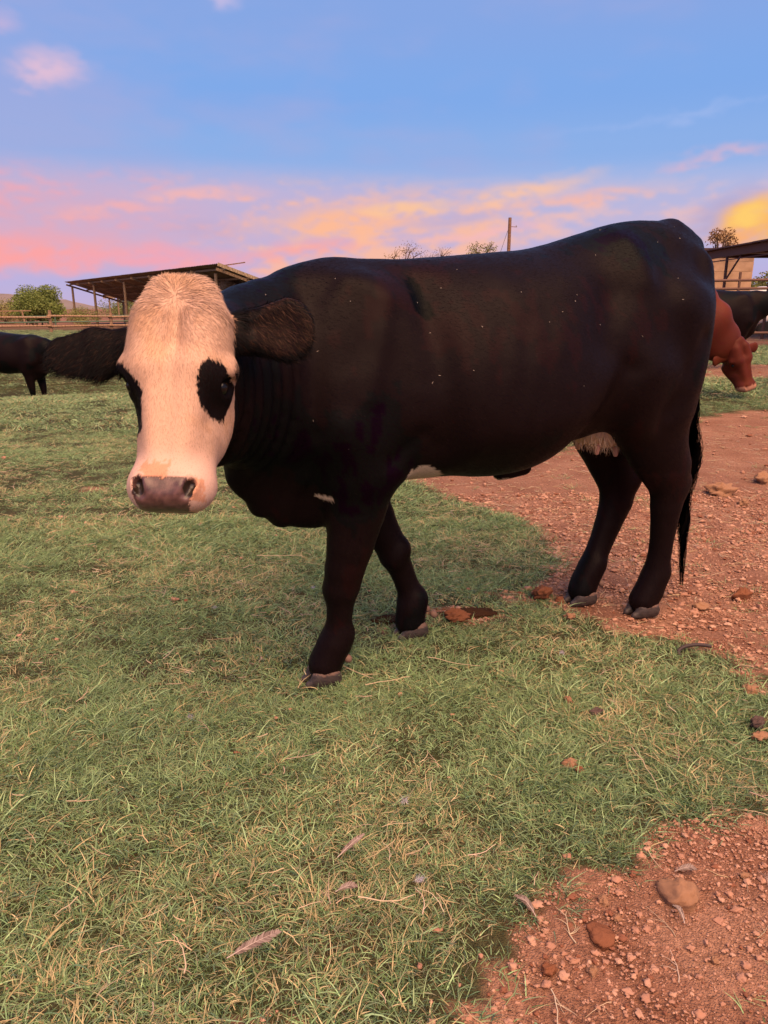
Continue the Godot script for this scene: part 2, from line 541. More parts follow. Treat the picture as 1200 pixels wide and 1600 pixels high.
func head_prims(F: Field, ears: bool) -> void:
	var X := Vector3(1, 0, 0)
	F.add(Vector3(-0.030, 0.168, -0.095), Vector3(0.030, 0.168, -0.095), 0.055, 0.058, 0.055, 0.058, Vector3(0, 1, 0), 0.06)
	for s in [-1.0, 1.0]:
		F.add(Vector3(s * 0.053, 0.108, -0.098), Vector3(s * 0.058, -0.005, -0.092), 0.060, 0.088, 0.067, 0.086, X, 0.025)     # flat forehead
		F.add(Vector3(s * 0.034, -0.02, -0.072), Vector3(s * 0.022, -0.25, -0.060), 0.050, 0.064, 0.034, 0.050, X, 0.03)       # bridge of the nose
	F.add(Vector3(0, 0.05, -0.20), Vector3(0, 0.0, -0.17), 0.10, 0.10, 0.10, 0.09, X, 0.05)
	for s in [-1.0, 1.0]:
		F.add(Vector3(s * 0.106, -0.002, -0.080), Vector3(s * 0.098, -0.030, -0.082), 0.032, 0.030, 0.028, 0.028, X, 0.025)   # brow
		F.add(Vector3(s * 0.074, -0.08, -0.17), Vector3(s * 0.066, -0.15, -0.15), 0.035, 0.075, 0.028, 0.05, X, 0.05)        # cheek
		F.add(Vector3(s * 0.076, -0.06, -0.21), Vector3(s * 0.036, -0.255, -0.135), 0.035, 0.05, 0.03, 0.036, X, 0.04)       # jaw
		F.add(Vector3(s * 0.045, -0.17, -0.10), Vector3(s * 0.055, -0.27, -0.10), 0.035, 0.04, 0.036, 0.045, X, 0.04)        # lip
	F.add(Vector3(-0.041, -0.278, -0.062), Vector3(0.041, -0.278, -0.062), 0.050, 0.052, 0.050, 0.052, Vector3(0, 1, 0), 0.04)       # muzzle
	F.add(Vector3(-0.03, -0.292, -0.115), Vector3(0.03, -0.292, -0.115), 0.032, 0.04, 0.032, 0.04, Vector3(0, 1, 0), 0.03)          # chin
	F.add(Vector3(-0.04, -0.300, -0.035), Vector3(0.04, -0.300, -0.035), 0.024, 0.030, 0.024, 0.030, Vector3(0, 1, 0), 0.03)          # nose pad
	for s in [-1.0, 1.0]:
		F.add(Vector3(s * 0.050, -0.284, -0.008), Vector3(s * 0.056, -0.272, -0.014), 0.016, 0.012, 0.014, 0.010, X, 0.02)             # wing
		F.add(Vector3(s * 0.047, -0.300, 0.004), Vector3(s * 0.058, -0.272, -0.008), 0.009, 0.015, 0.011, 0.020, X, 0.007, true)      # nostril
		F.add(Vector3(s * 0.118, -0.038, -0.075), Vector3(s * 0.118, -0.0381, -0.075), 0.018, 0.022, 0.018, 0.022, X, 0.02, true)      # socket
		F.add(Vector3(s * 0.055, -0.305, -0.088), Vector3(s * 0.07, -0.27, -0.12), 0.02, 0.003, 0.02, 0.003, X, 0.012, true)           # mouth line
	if ears:
		# the ear that faces us as an open cup
		F.add(Vector3(0.085, 0.105, -0.155), Vector3(0.15, 0.118, -0.150), 0.040, 0.032, 0.048, 0.026, Vector3(0, 1, 0), 0.03)
		F.add(Vector3(0.15, 0.118, -0.150), Vector3(0.235, 0.120, -0.138), 0.052, 0.026, 0.078, 0.019, Vector3(0.1, 1, 0.1), 0.02, false, 3.6)
		F.add(Vector3(0.165, 0.120, -0.120), Vector3(0.238, 0.122, -0.110), 0.022, 0.012, 0.052, 0.018, Vector3(0.1, 1, 0.1), 0.014, true, 1.8)
		# the other, seen from behind and hanging level
		F.add(Vector3(-0.085, 0.085, -0.155), Vector3(-0.14, 0.078, -0.155), 0.032, 0.030, 0.040, 0.024, Vector3(0, 1, 0), 0.03)
		F.add(Vector3(-0.14, 0.074, -0.155), Vector3(-0.215, 0.052, -0.150), 0.042, 0.022, 0.061, 0.015, Vector3(0.1, 1, 0.2), 0.02)
		F.add(Vector3(-0.215, 0.052, -0.150), Vector3(-0.286, 0.044, -0.142), 0.062, 0.015, 0.046, 0.011, Vector3(0.1, 1, 0.2), 0.015, false, 4.0)

func claw_mesh() -> ArrayMesh:
	var F := Field.new(Vector3(-0.08, -0.02, -0.05), Vector3(0.11, 0.12, 0.05), 0.006)
	F.add(Vector3(-0.034, 0.030, 0), Vector3(0.052, 0.010, 0), 0.027, 0.034, 0.013, 0.014, Vector3(0, 0, 1), 0.015)
	F.add(Vector3(0.012, 0.034, 0), Vector3(-0.012, 0.056, 0), 0.023, 0.030, 0.024, 0.03, Vector3(0, 0, 1), 0.02)
	var net := F.net(1)
	var V: PackedVector3Array = net.v
	var C := PackedColorArray()
	for k in V.size():
		V[k].y = maxf(V[k].y, 0.0)
		var g := N3.get_noise_3d(V[k].x * 60.0, V[k].y * 900.0, V[k].z * 60.0)
		var c := Color(0.030, 0.024, 0.023).lerp(Color(0.075, 0.058, 0.052), clampf(0.5 + g, 0, 1))
		if V[k].y > 0.050 + 0.012 * g:
			c = Color(0.17, 0.105, 0.078)
		C.append(c)
	net.v = V
	finish(net)
	net.c = C
	return net_mesh(net)

# neck: list of [point, half width, half height]; hx: the head's place in the cow's own frame
func cow_body(cell: float, neck: Array, hx: Transform3D, legs: Array, rich: bool) -> Dictionary:
	var hi := Vector3(1.75, 1.62, 0.46)
	var lo := Vector3(-0.32, 0.0, -0.46)
	for q in neck:
		var g: Vector3 = Vector3.ONE * (q[2] + 0.06)
		hi = hi.max(q[0] + g)
		lo = lo.min(q[0] - g)
	lo.y = maxf(lo.y, 0.0)
	var F := Field.new(lo, hi, cell)
	F.trunk(TRUNK, 0.02)
	for k in neck.size() - 1:
		var a: Array = neck[k]
		var b: Array = neck[k + 1]
		F.add(a[0], b[0], a[1], a[2], b[1], b[2], (b[0] - a[0]).cross(Vector3.UP), 0.09)
	leg(F, legs[0], -0.17, -0.11)
	leg(F, legs[1], 0.17, 0.10)
	leg(F, legs[2], -0.155, -0.10)
	leg(F, legs[3], 0.155, 0.10)
	for s in [-1.0, 1.0]:
		F.add(Vector3(1.20, 1.20, s * 0.15), Vector3(1.36, 0.86, s * 0.185), 0.045, 0.14, 0.055, 0.12, Vector3(0, 0, 1), 0.09)     # shoulder
		F.add(Vector3(1.36, 0.86, s * 0.18), Vector3(1.24, 0.74, s * 0.17), 0.06, 0.09, 0.06, 0.09, Vector3(0, 0, 1), 0.08)       # point of shoulder, elbow
		F.add(Vector3(-0.09, 1.34, s * 0.085), Vector3(-0.075, 1.25, s * 0.10), 0.04, 0.045, 0.045, 0.05, Vector3(0, 0, 1), 0.08)    # pin bone
		F.add(Vector3(0.08, 1.20, s * 0.165), Vector3(0.055, 0.86, s * 0.14), 0.085, 0.14, 0.075, 0.12, Vector3(0, 0, 1), 0.08)   # thigh
		F.add(Vector3(0.27, 0.98, s * 0.21), Vector3(0.25, 0.84, s * 0.19), 0.07, 0.07, 0.06, 0.06, Vector3(0, 0, 1), 0.10)       # stifle
	F.add(Vector3(1.44, 0.72, 0), Vector3(1.38, 0.62, 0), 0.12, 0.14, 0.085, 0.10, Vector3(0, 0, 1), 0.09)      # brisket
	if rich:
		# hanging folds of the dewlap
		F.add(Vector3(1.40, 0.60, -0.02), Vector3(1.50, 0.60, -0.03), 0.055, 0.085, 0.05, 0.075, Vector3(0, 0, 1), 0.05)
		F.add(Vector3(1.53, 0.64, -0.03), Vector3(1.62, 0.74, -0.08), 0.05, 0.09, 0.045, 0.08, Vector3(0, 0, 1), 0.06)
		# navel fold
		F.add(Vector3(0.60, 0.645, -0.03), Vector3(0.70, 0.622, -0.03), 0.045, 0.028, 0.03, 0.022, Vector3(0, 0, 1), 0.025)
	if rich:
		for q in [[1.345, 0.335, -0.115, 0.05], [1.045, 0.335, 0.105, 0.048], [-0.075, 0.535, -0.115, 0.042], [-0.045, 0.515, 0.11, 0.042], [1.355, 0.145, -0.11, 0.05], [0.975, 0.13, 0.10, 0.05], [-0.02, 0.16, -0.10, 0.05], [0.135, 0.15, 0.10, 0.05]]:
			F.add(Vector3(q[0] - 0.012, q[1] + 0.015, q[2]), Vector3(q[0] + 0.008, q[1] - 0.015, q[2]), q[3] * 1.08, q[3], q[3] * 1.08, q[3], Vector3(0, 0, 1), 0.02)
		F.add(Vector3(1.155, 0.755, -0.18), Vector3(1.18, 0.72, -0.175), 0.035, 0.03, 0.03, 0.03, Vector3(0, 0, 1), 0.04)
		F.add(Vector3(1.44, 0.90, -0.13), Vector3(1.42, 0.86, -0.15), 0.05, 0.05, 0.05, 0.05, Vector3(0, 0, 1), 0.06)
	# root of the tail
	F.add(Vector3(-0.02, 1.47, 0), Vector3(-0.13, 1.42, 0), 0.03, 0.035, 0.03, 0.035, Vector3(0, 0, 1), 0.06)
	F.add(Vector3(-0.13, 1.42, 0), Vector3(-0.18, 1.26, 0.0), 0.03, 0.03, 0.026, 0.026, Vector3(0, 0, 1), 0.03)
	F.add(Vector3(-0.18, 1.26, 0), Vector3(-0.195, 1.0, 0.0), 0.026, 0.026, 0.02, 0.022, Vector3(0, 0, 1), 0.02)
	F.add(Vector3(-0.195, 1.0, 0), Vector3(-0.225, 0.70, 0.0), 0.02, 0.022, 0.016, 0.018, Vector3(0, 0, 1), 0.015)
	return F.net(2)

func coat_color(p: Vector3) -> Color:
	var n := N2.get_noise_3d(p.x * 2.2, p.y * 2.2, p.z * 2.2)
	var g := N3.get_noise_3d(p.x * 30.0, p.y * 12.0, p.z * 30.0)
	var c := Color(0.0062, 0.0040, 0.0050).lerp(Color(0.0150, 0.0072, 0.0074), clampf(0.35 + 0.9 * n, 0, 1))
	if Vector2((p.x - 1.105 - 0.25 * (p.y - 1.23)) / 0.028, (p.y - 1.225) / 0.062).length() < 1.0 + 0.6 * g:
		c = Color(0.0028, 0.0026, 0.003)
	c = c * (1.0 + 0.25 * g)
	# white under the chest, at the brisket and at the navel
	var e := 0.02 * N3.get_noise_3d(p.x * 25.0, p.y * 25.0, p.z * 25.0)
	if p.y < 0.725 + e and p.y > 0.60 and absf(p.z) < 0.24 and p.x > 0.965 + e + 1.4 * (p.y - 0.65) and p.x < 1.15:
		c = Color(0.62, 0.50, 0.38)
	if p.z < 0.0 and Vector2((p.x - 1.400) / 0.018, (p.y - 0.640) / 0.008).length() < 1.0 + e * 12.0:
		c = Color(0.62, 0.50, 0.38)
	if p.y < 0.628 and (p - Vector3(0.69, 0.61, -0.03)).length() < 0.03 + e:
		c = Color(0.55, 0.42, 0.30)
	return c

# what colour the hair is at a point of the head, in the head's own frame
func face_color(p: Vector3) -> Color:
	var e := 0.006 * N3.get_noise_3d(p.x * 90.0, p.y * 90.0, p.z * 90.0) + 0.006 * N3.get_noise_3d(p.x * 260.0, p.y * 260.0, p.z * 260.0)
	var black := Color(0.009, 0.007, 0.007)
	if (absf(p.x) > 0.112 + e + 0.2 * (p.z + 0.12) and p.y > 0.015 and p.z < -0.085) or (absf(p.x) > 0.145 and p.y > -0.12):
		var b := N3.get_noise_3d(p.x * 40.0, p.y * 40.0, p.z * 40.0)
		return black.lerp(Color(0.055, 0.026, 0.018), clampf(0.2 + b, 0, 1)) if p.x > 0.15 and p.z > -0.135 else black
	var back := -0.155 + 0.03 * ss(0.02, 0.14, p.y) - 0.05 * ss(-0.05, -0.16, p.y)
	if p.z < back + e:
		return black
	if p.x > 0.05:
		var q := Vector2((p.x - 0.092) / 0.033, (p.y + 0.054) / 0.060)
		q.x = signf(q.x) * pow(absf(q.x), 1.2)
		if q.length() < 1.0 + e * 18.0 and p.z > -0.125:
			return black
	if p.x < -0.05:
		var lim := -0.062 - 0.05 * ss(-0.07, 0.01, p.y)
		if p.x < lim + e and p.y < 0.004 + e and p.y > -0.155 + e:
			return black
	# muzzle
	if Vector2(absf(p.x) - 0.053, (p.y + 0.286) * 0.55).length() < 0.0115 and p.z > -0.06:
		return Color(0.02, 0.012, 0.011)
	var padtop := -0.262 - 0.10 * maxf(0.0, absf(p.x + 0.004) - 0.045)
	if p.y < padtop + e and p.z > -0.075 - 0.02 * ss(-0.30, -0.34, p.y) and absf(p.x + 0.003) < 0.066 - 0.3 * maxf(0.0, -0.29 - p.y) + e:
		var g := N3.get_noise_3d(p.x * 120.0, p.y * 120.0, p.z * 120.0)
		return Color(0.075, 0.038, 0.034).lerp(Color(0.16, 0.082, 0.07), clampf(0.35 + g, 0, 1))
	var w := Color(0.63, 0.405, 0.285)
	var n := N3.get_noise_3d(p.x * 18.0, p.y * 18.0, p.z * 18.0)
	w = w.lerp(Color(0.60, 0.36, 0.22), clampf(n * 1.5 - 0.05, 0, 0.8))
	if p.y < -0.17:
		w = w.lerp(Color(0.70, 0.47, 0.38), ss(-0.17, -0.25, p.y) * 0.6)
	if p.y < -0.230 + e * 2.0 and p.y > -0.31 and p.z > -0.07 and (absf(p.x + 0.020) < 0.030 + e * 2.0 or (p.x > 0.05 and p.x < 0.080 + e and p.y < -0.262)):
		w = w.lerp(Color(0.58, 0.22, 0.085), 0.55)
	return w

# hair strips over the triangles of a net; flow gives the lie of the hair, look gives [colour, length, width, lift] or null for none
func fur(net: Dictionary, density: float, flow: Callable, look: Callable, sd: int) -> ArrayMesh:
	R.seed = sd
	var V := PackedVector3Array(); var NN := PackedVector3Array(); var C := PackedColorArray(); var I := PackedInt32Array()
	var P: PackedVector3Array = net.v
	var Q: PackedVector3Array = net.n
	var T: PackedInt32Array = net.i
	for t in range(0, T.size(), 3):
		var a := P[T[t]]; var b := P[T[t + 1]]; var c := P[T[t + 2]]
		var want := (b - a).cross(c - a).length() * 0.5 * density
		var cnt := int(want) + (1 if R.randf() < want - int(want) else 0)
		for k in cnt:
			var u := R.randf(); var v := R.randf()
			if u + v > 1.0: u = 1.0 - u; v = 1.0 - v
			var p := a + (b - a) * u + (c - a) * v
			var n := (Q[T[t]] + (Q[T[t + 1]] - Q[T[t]]) * u + (Q[T[t + 2]] - Q[T[t]]) * v).normalized()
			var l = look.call(p, n)
			if l == null:
				continue
			var d: Vector3 = flow.call(p, n)
			d += Vector3(R.randf_range(-1, 1), R.randf_range(-1, 1), R.randf_range(-1, 1)) * 0.28
			d = (d - n * d.dot(n)).normalized()
			var lift: float = l[3] * R.randf_range(0.4, 1.3)
			var d2 := (d + n * lift).normalized()
			var nn := (n - d2 * n.dot(d2)).normalized()
			var col: Color = l[0]
			col = col * R.randf_range(0.72, 1.18)
			var twist := d.cross(n) * R.randf_range(-0.35, 0.35)
			strip(p - n * 0.0002, d2, nn, twist - n * lift * 0.6, l[1] * R.randf_range(0.6, 1.25), l[2] * R.randf_range(0.7, 1.2), 2, col * 0.85, col, V, NN, C, I)
	return arr_mesh(V, NN, C, I)

func tail_switch(points: Array, spread: Array, count: int, sd: int) -> ArrayMesh:
	R.seed = sd
	var V := PackedVector3Array(); var NN := PackedVector3Array(); var C := PackedColorArray(); var I := PackedInt32Array()
	for k in count:
		var a := R.randf() * TAU
		var r := sqrt(R.randf())
		var t0 := R.randf() * 0.45
		var t1 := minf(1.0, t0 + R.randf_range(0.35, 0.75))
		var ph := R.randf() * 6.0
		var steps := 9
		var b0 := V.size()
		var g := R.randf_range(0.6, 1.4) * (3.0 if R.randf() < 0.08 else 1.0)
		for s in steps + 1:
			var t := lerpf(t0, t1, float(s) / steps) * (points.size() - 1)
			var q := mini(int(t), points.size() - 2)
			var f := t - q
			var p: Vector3 = (points[q] as Vector3).lerp(points[q + 1], f)
			var w: float = lerpf(spread[q], spread[q + 1], f)
			var tw := a + t * 2.2
			p += Vector3(cos(tw), 0.0, sin(tw)) * w * r + Vector3(sin(ph + t * 5.0), 0, cos(ph * 1.3 + t * 4.0)) * w * 0.34
			var wd := 0.0011 * (1.0 - 0.8 * pow(float(s) / steps, 3.0))
			var side := Vector3(-sin(a), 0, cos(a))
			V.append(p - side * wd); V.append(p + side * wd)
			NN.append(Vector3(cos(a), 0.1, sin(a))); NN.append(Vector3(cos(a), 0.1, sin(a)))
			var c := Color(0.013, 0.010, 0.010) * g
			C.append(c); C.append(c)
		for s in steps:
			var q := b0 + s * 2
			I.append_array([q, q + 1, q + 2, q + 1, q + 3, q + 2])
	return arr_mesh(V, NN, C, I)

func coat_material() -> StandardMaterial3D:
	var m := vmat(0.50, 0.17)
	m.normal_enabled = true
	m.normal_texture = normal_tex(0.09, 21, 5.0, 4)
	m.normal_scale = 0.35
	m.roughness_texture = noise_tex(0.012, Color(0.62, 0.62, 0.62), Color(1, 1, 1), 33, 4)
	m.roughness = 0.56
	triplanar(m, 7.0)
	m.uv1_scale = Vector3(5.0, 17.0, 9.0)
	return m

var claw: ArrayMesh
var m_coat: StandardMaterial3D
var m_hoof: StandardMaterial3D
var m_dew: StandardMaterial3D
var m_hair: StandardMaterial3D
var m_face_hair: StandardMaterial3D
var m_eye: StandardMaterial3D

func cow_frame(origin: Vector3, f: Vector3) -> Transform3D:
	f = f.normalized()
	return Transform3D(Basis(f, Vector3.UP, f.cross(Vector3.UP)), origin)

func add_hooves(cow: Node3D, spots: Array) -> void:
	for s in spots:
		for k in [-1.0, 1.0]:
			var h := part("hoof", claw, m_hoof, cow)
			h.transform = Transform3D(Basis(Vector3.UP, s[3] + k * 0.12).scaled(Vector3.ONE * 1.0), Vector3(s[0], s[1], s[2] + k * 0.029))
			var dew := SphereMesh.new()
			dew.radius = 0.014; dew.height = 0.034; dew.radial_segments = 10; dew.rings = 6
			var q := part("dewclaw", dew, m_dew, cow, Vector3(s[0] - 0.085, s[1] + 0.085, s[2] + k * 0.03))
			q.rotation = Vector3(0, 0, -0.7)

# muscle valleys and ridges on the flanks, [from, to, reach, depth], and a hint of ribs
const DENTS := [[1.10, 1.24, 1.07, 0.80, 0.060, -0.020], [1.45, 1.22, 1.47, 0.86, 0.045, -0.014], [0.37, 1.00, 0.49, 0.76, 0.055, -0.018], [0.12, 1.40, -0.02, 1.35, 0.06, -0.014], [0.36, 1.315, 0.80, 1.25, 0.06, 0.006], [0.43, 1.25, 0.47, 1.10, 0.08, -0.022], [0.30, 1.40, 0.27, 1.30, 0.06, 0.016], [1.14, 0.83, 1.22, 0.76, 0.03, -0.010], [0.02, 1.10, 0.17, 0.80, 0.035, -0.009], [1.22, 1.22, 1.30, 0.95, 0.03, 0.006], [0.22, 1.30, 0.10, 1.00, 0.05, -0.006], [0.60, 0.86, 0.95, 0.80, 0.06, 0.006]]
func dents(p: Vector3) -> float:
	if absf(p.z) < 0.06:
		return 0.0
	var a := 0.0
	var q := Vector2(p.x, p.y)
	for s in DENTS:
		var u := Vector2(s[0], s[1])
		var v := Vector2(s[2], s[3]) - u
		var t := clampf((q - u).dot(v) / v.length_squared(), 0, 1)
		var r: float = q.distance_to(u + v * t) / s[4]
		if r < 2.2:
			a += 1.25 * s[5] * exp(-r * r)
	var rib := ss(0.52, 0.62, p.x) * (1.0 - ss(0.98, 1.06, p.x)) * ss(0.80, 0.92, p.y) * (1.0 - ss(1.10, 1.22, p.y))
	a += 0.0009 * rib * (0.5 + N2.get_noise_2d(p.x * 3.0, p.y * 5.0) * 1.5) * sin((p.x + 0.18 * (p.y - 1.0)) * TAU / 0.085)
	return a

func main_cow() -> Node3D:
	var X := cow_frame(Vector3(1.04, 0, -2.89), Vector3(-0.915, 0, 0.404))
	var cow := base("cow")
	cow.transform = X
	tag(cow, "large black cow with a white face and black eye patches, looking at us", "cow")
	var o := Vector3(0.03, 0.374, 0.9255).normalized()
	var d := Vector3(-0.015, -0.927, 0.375)
	d = (d - o * d.dot(o)).normalized()
	var hx := X.affine_inverse() * Transform3D(Basis(o.cross(d), -d, o), Vector3(-0.4665, 1.0974, -1.6311))
	var nape := hx * Vector3(0.02, 0.045, -0.22)
	var mid := Vector3(1.60, 1.00, -0.10)
	var neck := [[Vector3(1.32, 1.00, 0.0), 0.20, 0.29], [mid, 0.15, 0.25], [mid.lerp(nape, 0.55) + Vector3(0.03, -0.02, 0), 0.125, 0.20], [nape, 0.105, 0.14]]
	var t0 := Time.get_ticks_msec()
	var net := cow_body(0.012, neck, hx, [FRONT_NEAR, FRONT_FAR, HIND_NEAR, HIND_FAR], true)
	var V: PackedVector3Array = net.v
	# loose skin: creases on the turned neck and over the brisket
	finish(net)
	var NV: PackedVector3Array = net.n
	for k in V.size():
		var p := V[k]
		var a := 0.0
		if p.x > 1.40 and p.z < 0.05:
			var m := ss(1.44, 1.52, p.x) * (1.0 - ss(1.06, 1.20, p.y)) * ss(0.60, 0.74, p.y)
			var wv := p.x * 1.0 - p.z * 0.9 + 0.022 * N2.get_noise_3d(p.x * 5.0, p.y * 2.5, p.z * 5.0)
			m *= clampf(0.55 + 1.2 * N1.get_noise_3d(p.x * 6.0, p.y * 2.0, p.z * 6.0), 0.0, 1.2)
			var m2 := ss(1.40, 1.47, p.x) * (1.0 - ss(0.72, 0.82, p.y))
			a += 0.007 * m2 * (0.35 + N1.get_noise_2d(p.x * 9.0, p.z * 9.0)) * sin((p.x - 0.6 * p.z + 0.03 * N2.get_noise_2d(p.y * 4.0, p.x * 3.0)) * TAU / 0.085)
			a += 0.017 * m * (0.25 - 1.5 * pow(1.0 - absf(sin(wv * PI / 0.062)), 2.5))
		if p.y > 0.6:
			a += 0.006 * N1.get_noise_3d(p.x * 7.0, p.y * 7.0, p.z * 7.0)
			a += dents(p)
		V[k] = p + NV[k] * a
	net.v = V
	finish(net)
	var C := PackedColorArray()
	for p in V:
		C.append(coat_color(p))
	# short body hair
	var bflow := func(p: Vector3, _n: Vector3) -> Vector3:
		return Vector3(-1.0, -0.55 - 0.9 * (1.0 - ss(0.5, 0.9, p.y)), 0.0)
	var blook := func(p: Vector3, _n: Vector3) -> Variant:
		if p.z > 0.12 and p.y > 0.72 or N3.get_noise_3d(p.x * 9.0, p.y * 5.0, p.z * 9.0) < -0.35:
			return null
		return [coat_color(p) * (1.8 if R.randf() < 0.14 else 0.9), 0.014, 0.0012, 0.17]
	var bh := part("coat_hair", fur(net, 16000.0, bflow, blook, 4), m_hair, cow)
	tag(bh, "short smooth hair of the black hide", "", "", "stuff")
	print("body ", V.size(), " ", Time.get_ticks_msec() - t0)
	var F := Field.new(Vector3(-0.40, -0.36, -0.33), Vector3(0.36, 0.26, 0.04), 0.0055)
	head_prims(F, true)
	var head := F.net(1)
	finish(head)
	print("head ", head.v.size(), " ", Time.get_ticks_msec() - t0)
	var HV: PackedVector3Array = head.v
	var HN: PackedVector3Array = head.n
	var HI: PackedInt32Array = head.i
	var n0 := V.size()
	var AN: PackedVector3Array = net.n
	var AI: PackedInt32Array = net.i
	for k in HV.size():
		C.append(face_color(HV[k]))
		V.append(hx * HV[k])
		AN.append(hx.basis * HN[k])
	for k in HI.size():
		AI.append(HI[k] + n0)
	var skin := PackedInt32Array()
	var rest := AI.slice(0, 0)
	for t in range(0, AI.size(), 3):
		var wet := true
		for j in 3:
			var q := AI[t + j]
			if q < n0 or C[q].r > 0.2 or HV[q - n0].y > -0.258 or HV[q - n0].z < -0.09: wet = false
		(skin if wet else rest).append_array([AI[t], AI[t + 1], AI[t + 2]])
	var bm := arr_mesh(V, AN, C, rest)
	bm.surface_set_material(0, m_coat)
	var pa := []
	pa.resize(Mesh.ARRAY_MAX)
	pa[Mesh.ARRAY_VERTEX] = V; pa[Mesh.ARRAY_NORMAL] = AN; pa[Mesh.ARRAY_COLOR] = C; pa[Mesh.ARRAY_INDEX] = skin
	bm.add_surface_from_arrays(Mesh.PRIMITIVE_TRIANGLES, pa)
	var mp := vmat(0.34, 0.5)
	mp.normal_enabled = true
	mp.normal_texture = normal_tex(0.05, 23, 4.0, 2)
	mp.normal_scale = 0.6
	triplanar(mp, 14.0)
	bm.surface_set_material(1, mp)
	part("body", bm, null, cow)
	# flecks of chaff caught in the coat
	R.seed = 99
	var FV := PackedVector3Array(); var FN := PackedVector3Array(); var FC := PackedColorArray(); var FI := PackedInt32Array()
	var got := 0
	while got < 60:
		var q := R.randi() % n0
		if V[q].z > 0.05 or V[q].y < 0.75 or AN[q].y < -0.3: continue
		if V[q].y < 1.1 and R.randf() < 0.6: continue
		var fd := Vector3(R.randf_range(-1, 1), R.randf_range(-1, 1), R.randf_range(-1, 1))
		fd = (fd - AN[q] * fd.dot(AN[q])).normalized()
		strip(V[q] + AN[q] * 0.003, fd, AN[q], AN[q] * 0.2, R.randf_range(0.002, 0.008), R.randf_range(0.0009, 0.0018), 2, Color(0.36, 0.30, 0.25), Color(0.36, 0.30, 0.25), FV, FN, FC, FI)
		got += 1
	tag(part("chaff", arr_mesh(FV, FN, FC, FI), m_face_hair, cow), "pale flecks of chaff caught in the black coat", "", "", "stuff")
	# hair of the head
	var whorl := Vector3(-0.004, 0.150, -0.02)
	var flow := func(p: Vector3, _n: Vector3) -> Vector3:
		if absf(p.x) > 0.13 and p.y > -0.04:
			return Vector3(signf(p.x) * 0.8, -0.8, 0.2)
		var r := p - whorl
		var q := r.normalized()
		q.x *= 1.5 - 0.7 * ss(0.05, -0.12, p.y)
		return q + Vector3(0.25 * N3.get_noise_2d(p.x * 50.0, p.y * 50.0), -0.25, 0.0)
	var look := func(p: Vector3, n: Vector3) -> Variant:
		var c := face_color(p)
		if p.y < -0.262 and c.r < 0.2:
			return null
		if absf(p.x) > 0.13 and p.y > -0.06:
			var edge := 1.0 - absf(n.z)
			if p.x > 0.155 and n.z > 0.2 and Vector2((p.x - 0.225) / 0.07, (p.y - 0.122) / 0.06).length() < 1.0:
				return [Color(0.014, 0.008, 0.006).lerp(Color(0.09, 0.045, 0.03), pow(R.randf(), 5.0)), 0.024, 0.0012, 0.28]
			var hang := ss(0.2, -0.7, n.y)
			return [Color(0.007, 0.0055, 0.0055) if R.randf() < 0.9 else Color(0.035, 0.019, 0.014), 0.013 + 0.010 * edge + 0.018 * hang, 0.0011, 0.22 + 0.3 * edge]
		var up := ss(-0.02, 0.12, p.y)
		var crest := ss(0.10, 0.16, p.y) + ss(0.075, 0.105, absf(p.x)) * ss(0.02, 0.06, p.y)
		return [c * lerpf(1.0, R.randf_range(0.6, 1.05), 0.25 + 0.4 * up), 0.010 + 0.006 * up + 0.010 * crest - 0.005 * ss(-0.12, -0.24, p.y), 0.0012 + 0.0006 * up, 0.21 - 0.03 * up + 0.09 * crest]
	var hh := part("head_hair", fur(head, 90000.0, flow, look, 3), m_face_hair, cow)
	hh.transform = hx
	tag(hh, "short white and black hair over the face and ears", "", "", "stuff")
	for s in [-1.0, 1.0]:
		var e := SphereMesh.new()
		e.radius = 0.019; e.height = 0.038; e.radial_segments = 24; e.rings = 12
		part("eye", e, m_eye, cow, hx * Vector3(s * 0.0965, -0.042, -0.080))
	add_hooves(cow, [[1.415, -0.004, -0.11, 0.0], [0.985, -0.004, 0.10, 0.1], [0.04, -0.002, -0.10, 0.0], [0.19, -0.002, 0.10, 0.0]])
	# udder
	var U := Field.new(Vector3(0.05, 0.5, -0.2), Vector3(0.5, 0.95, 0.2), 0.009)
	U.add(Vector3(0.25, 0.79, -0.03), Vector3(0.33, 0.785, -0.03), 0.12, 0.10, 0.10, 0.075, Vector3(0, 0, 1), 0.03)
	var un := U.net(2)
	finish(un)
	var ud := part("udder", net_mesh(un), mat(lin(0.56, 0.37, 0.25), 0.7, 0.3), cow)
	tag(ud, "cream coloured udder with pink teats", "")
	var teat := Field.new(Vector3(-0.03, -0.07, -0.03), Vector3(0.03, 0.03, 0.03), 0.005)
	teat.add(Vector3(0, 0, 0), Vector3(0, -0.024, 0), 0.013, 0.013, 0.010, 0.010, Vector3(0, 0, 1), 0.01)
	var tn := teat.net(1)
	finish(tn)
	var tm := net_mesh(tn)
	var mt := mat(lin(0.50, 0.24, 0.18), 0.5, 0.4)
	for q in [Vector3(0.22, 0.694, -0.08), Vector3(0.31, 0.708, -0.08), Vector3(0.22, 0.694, 0.03), Vector3(0.31, 0.708, 0.03)]:
		part("teat", tm, mt, ud, q)
	R.seed = 9
	var UV := PackedVector3Array(); var UN := PackedVector3Array(); var UC := PackedColorArray(); var UI := PackedInt32Array()
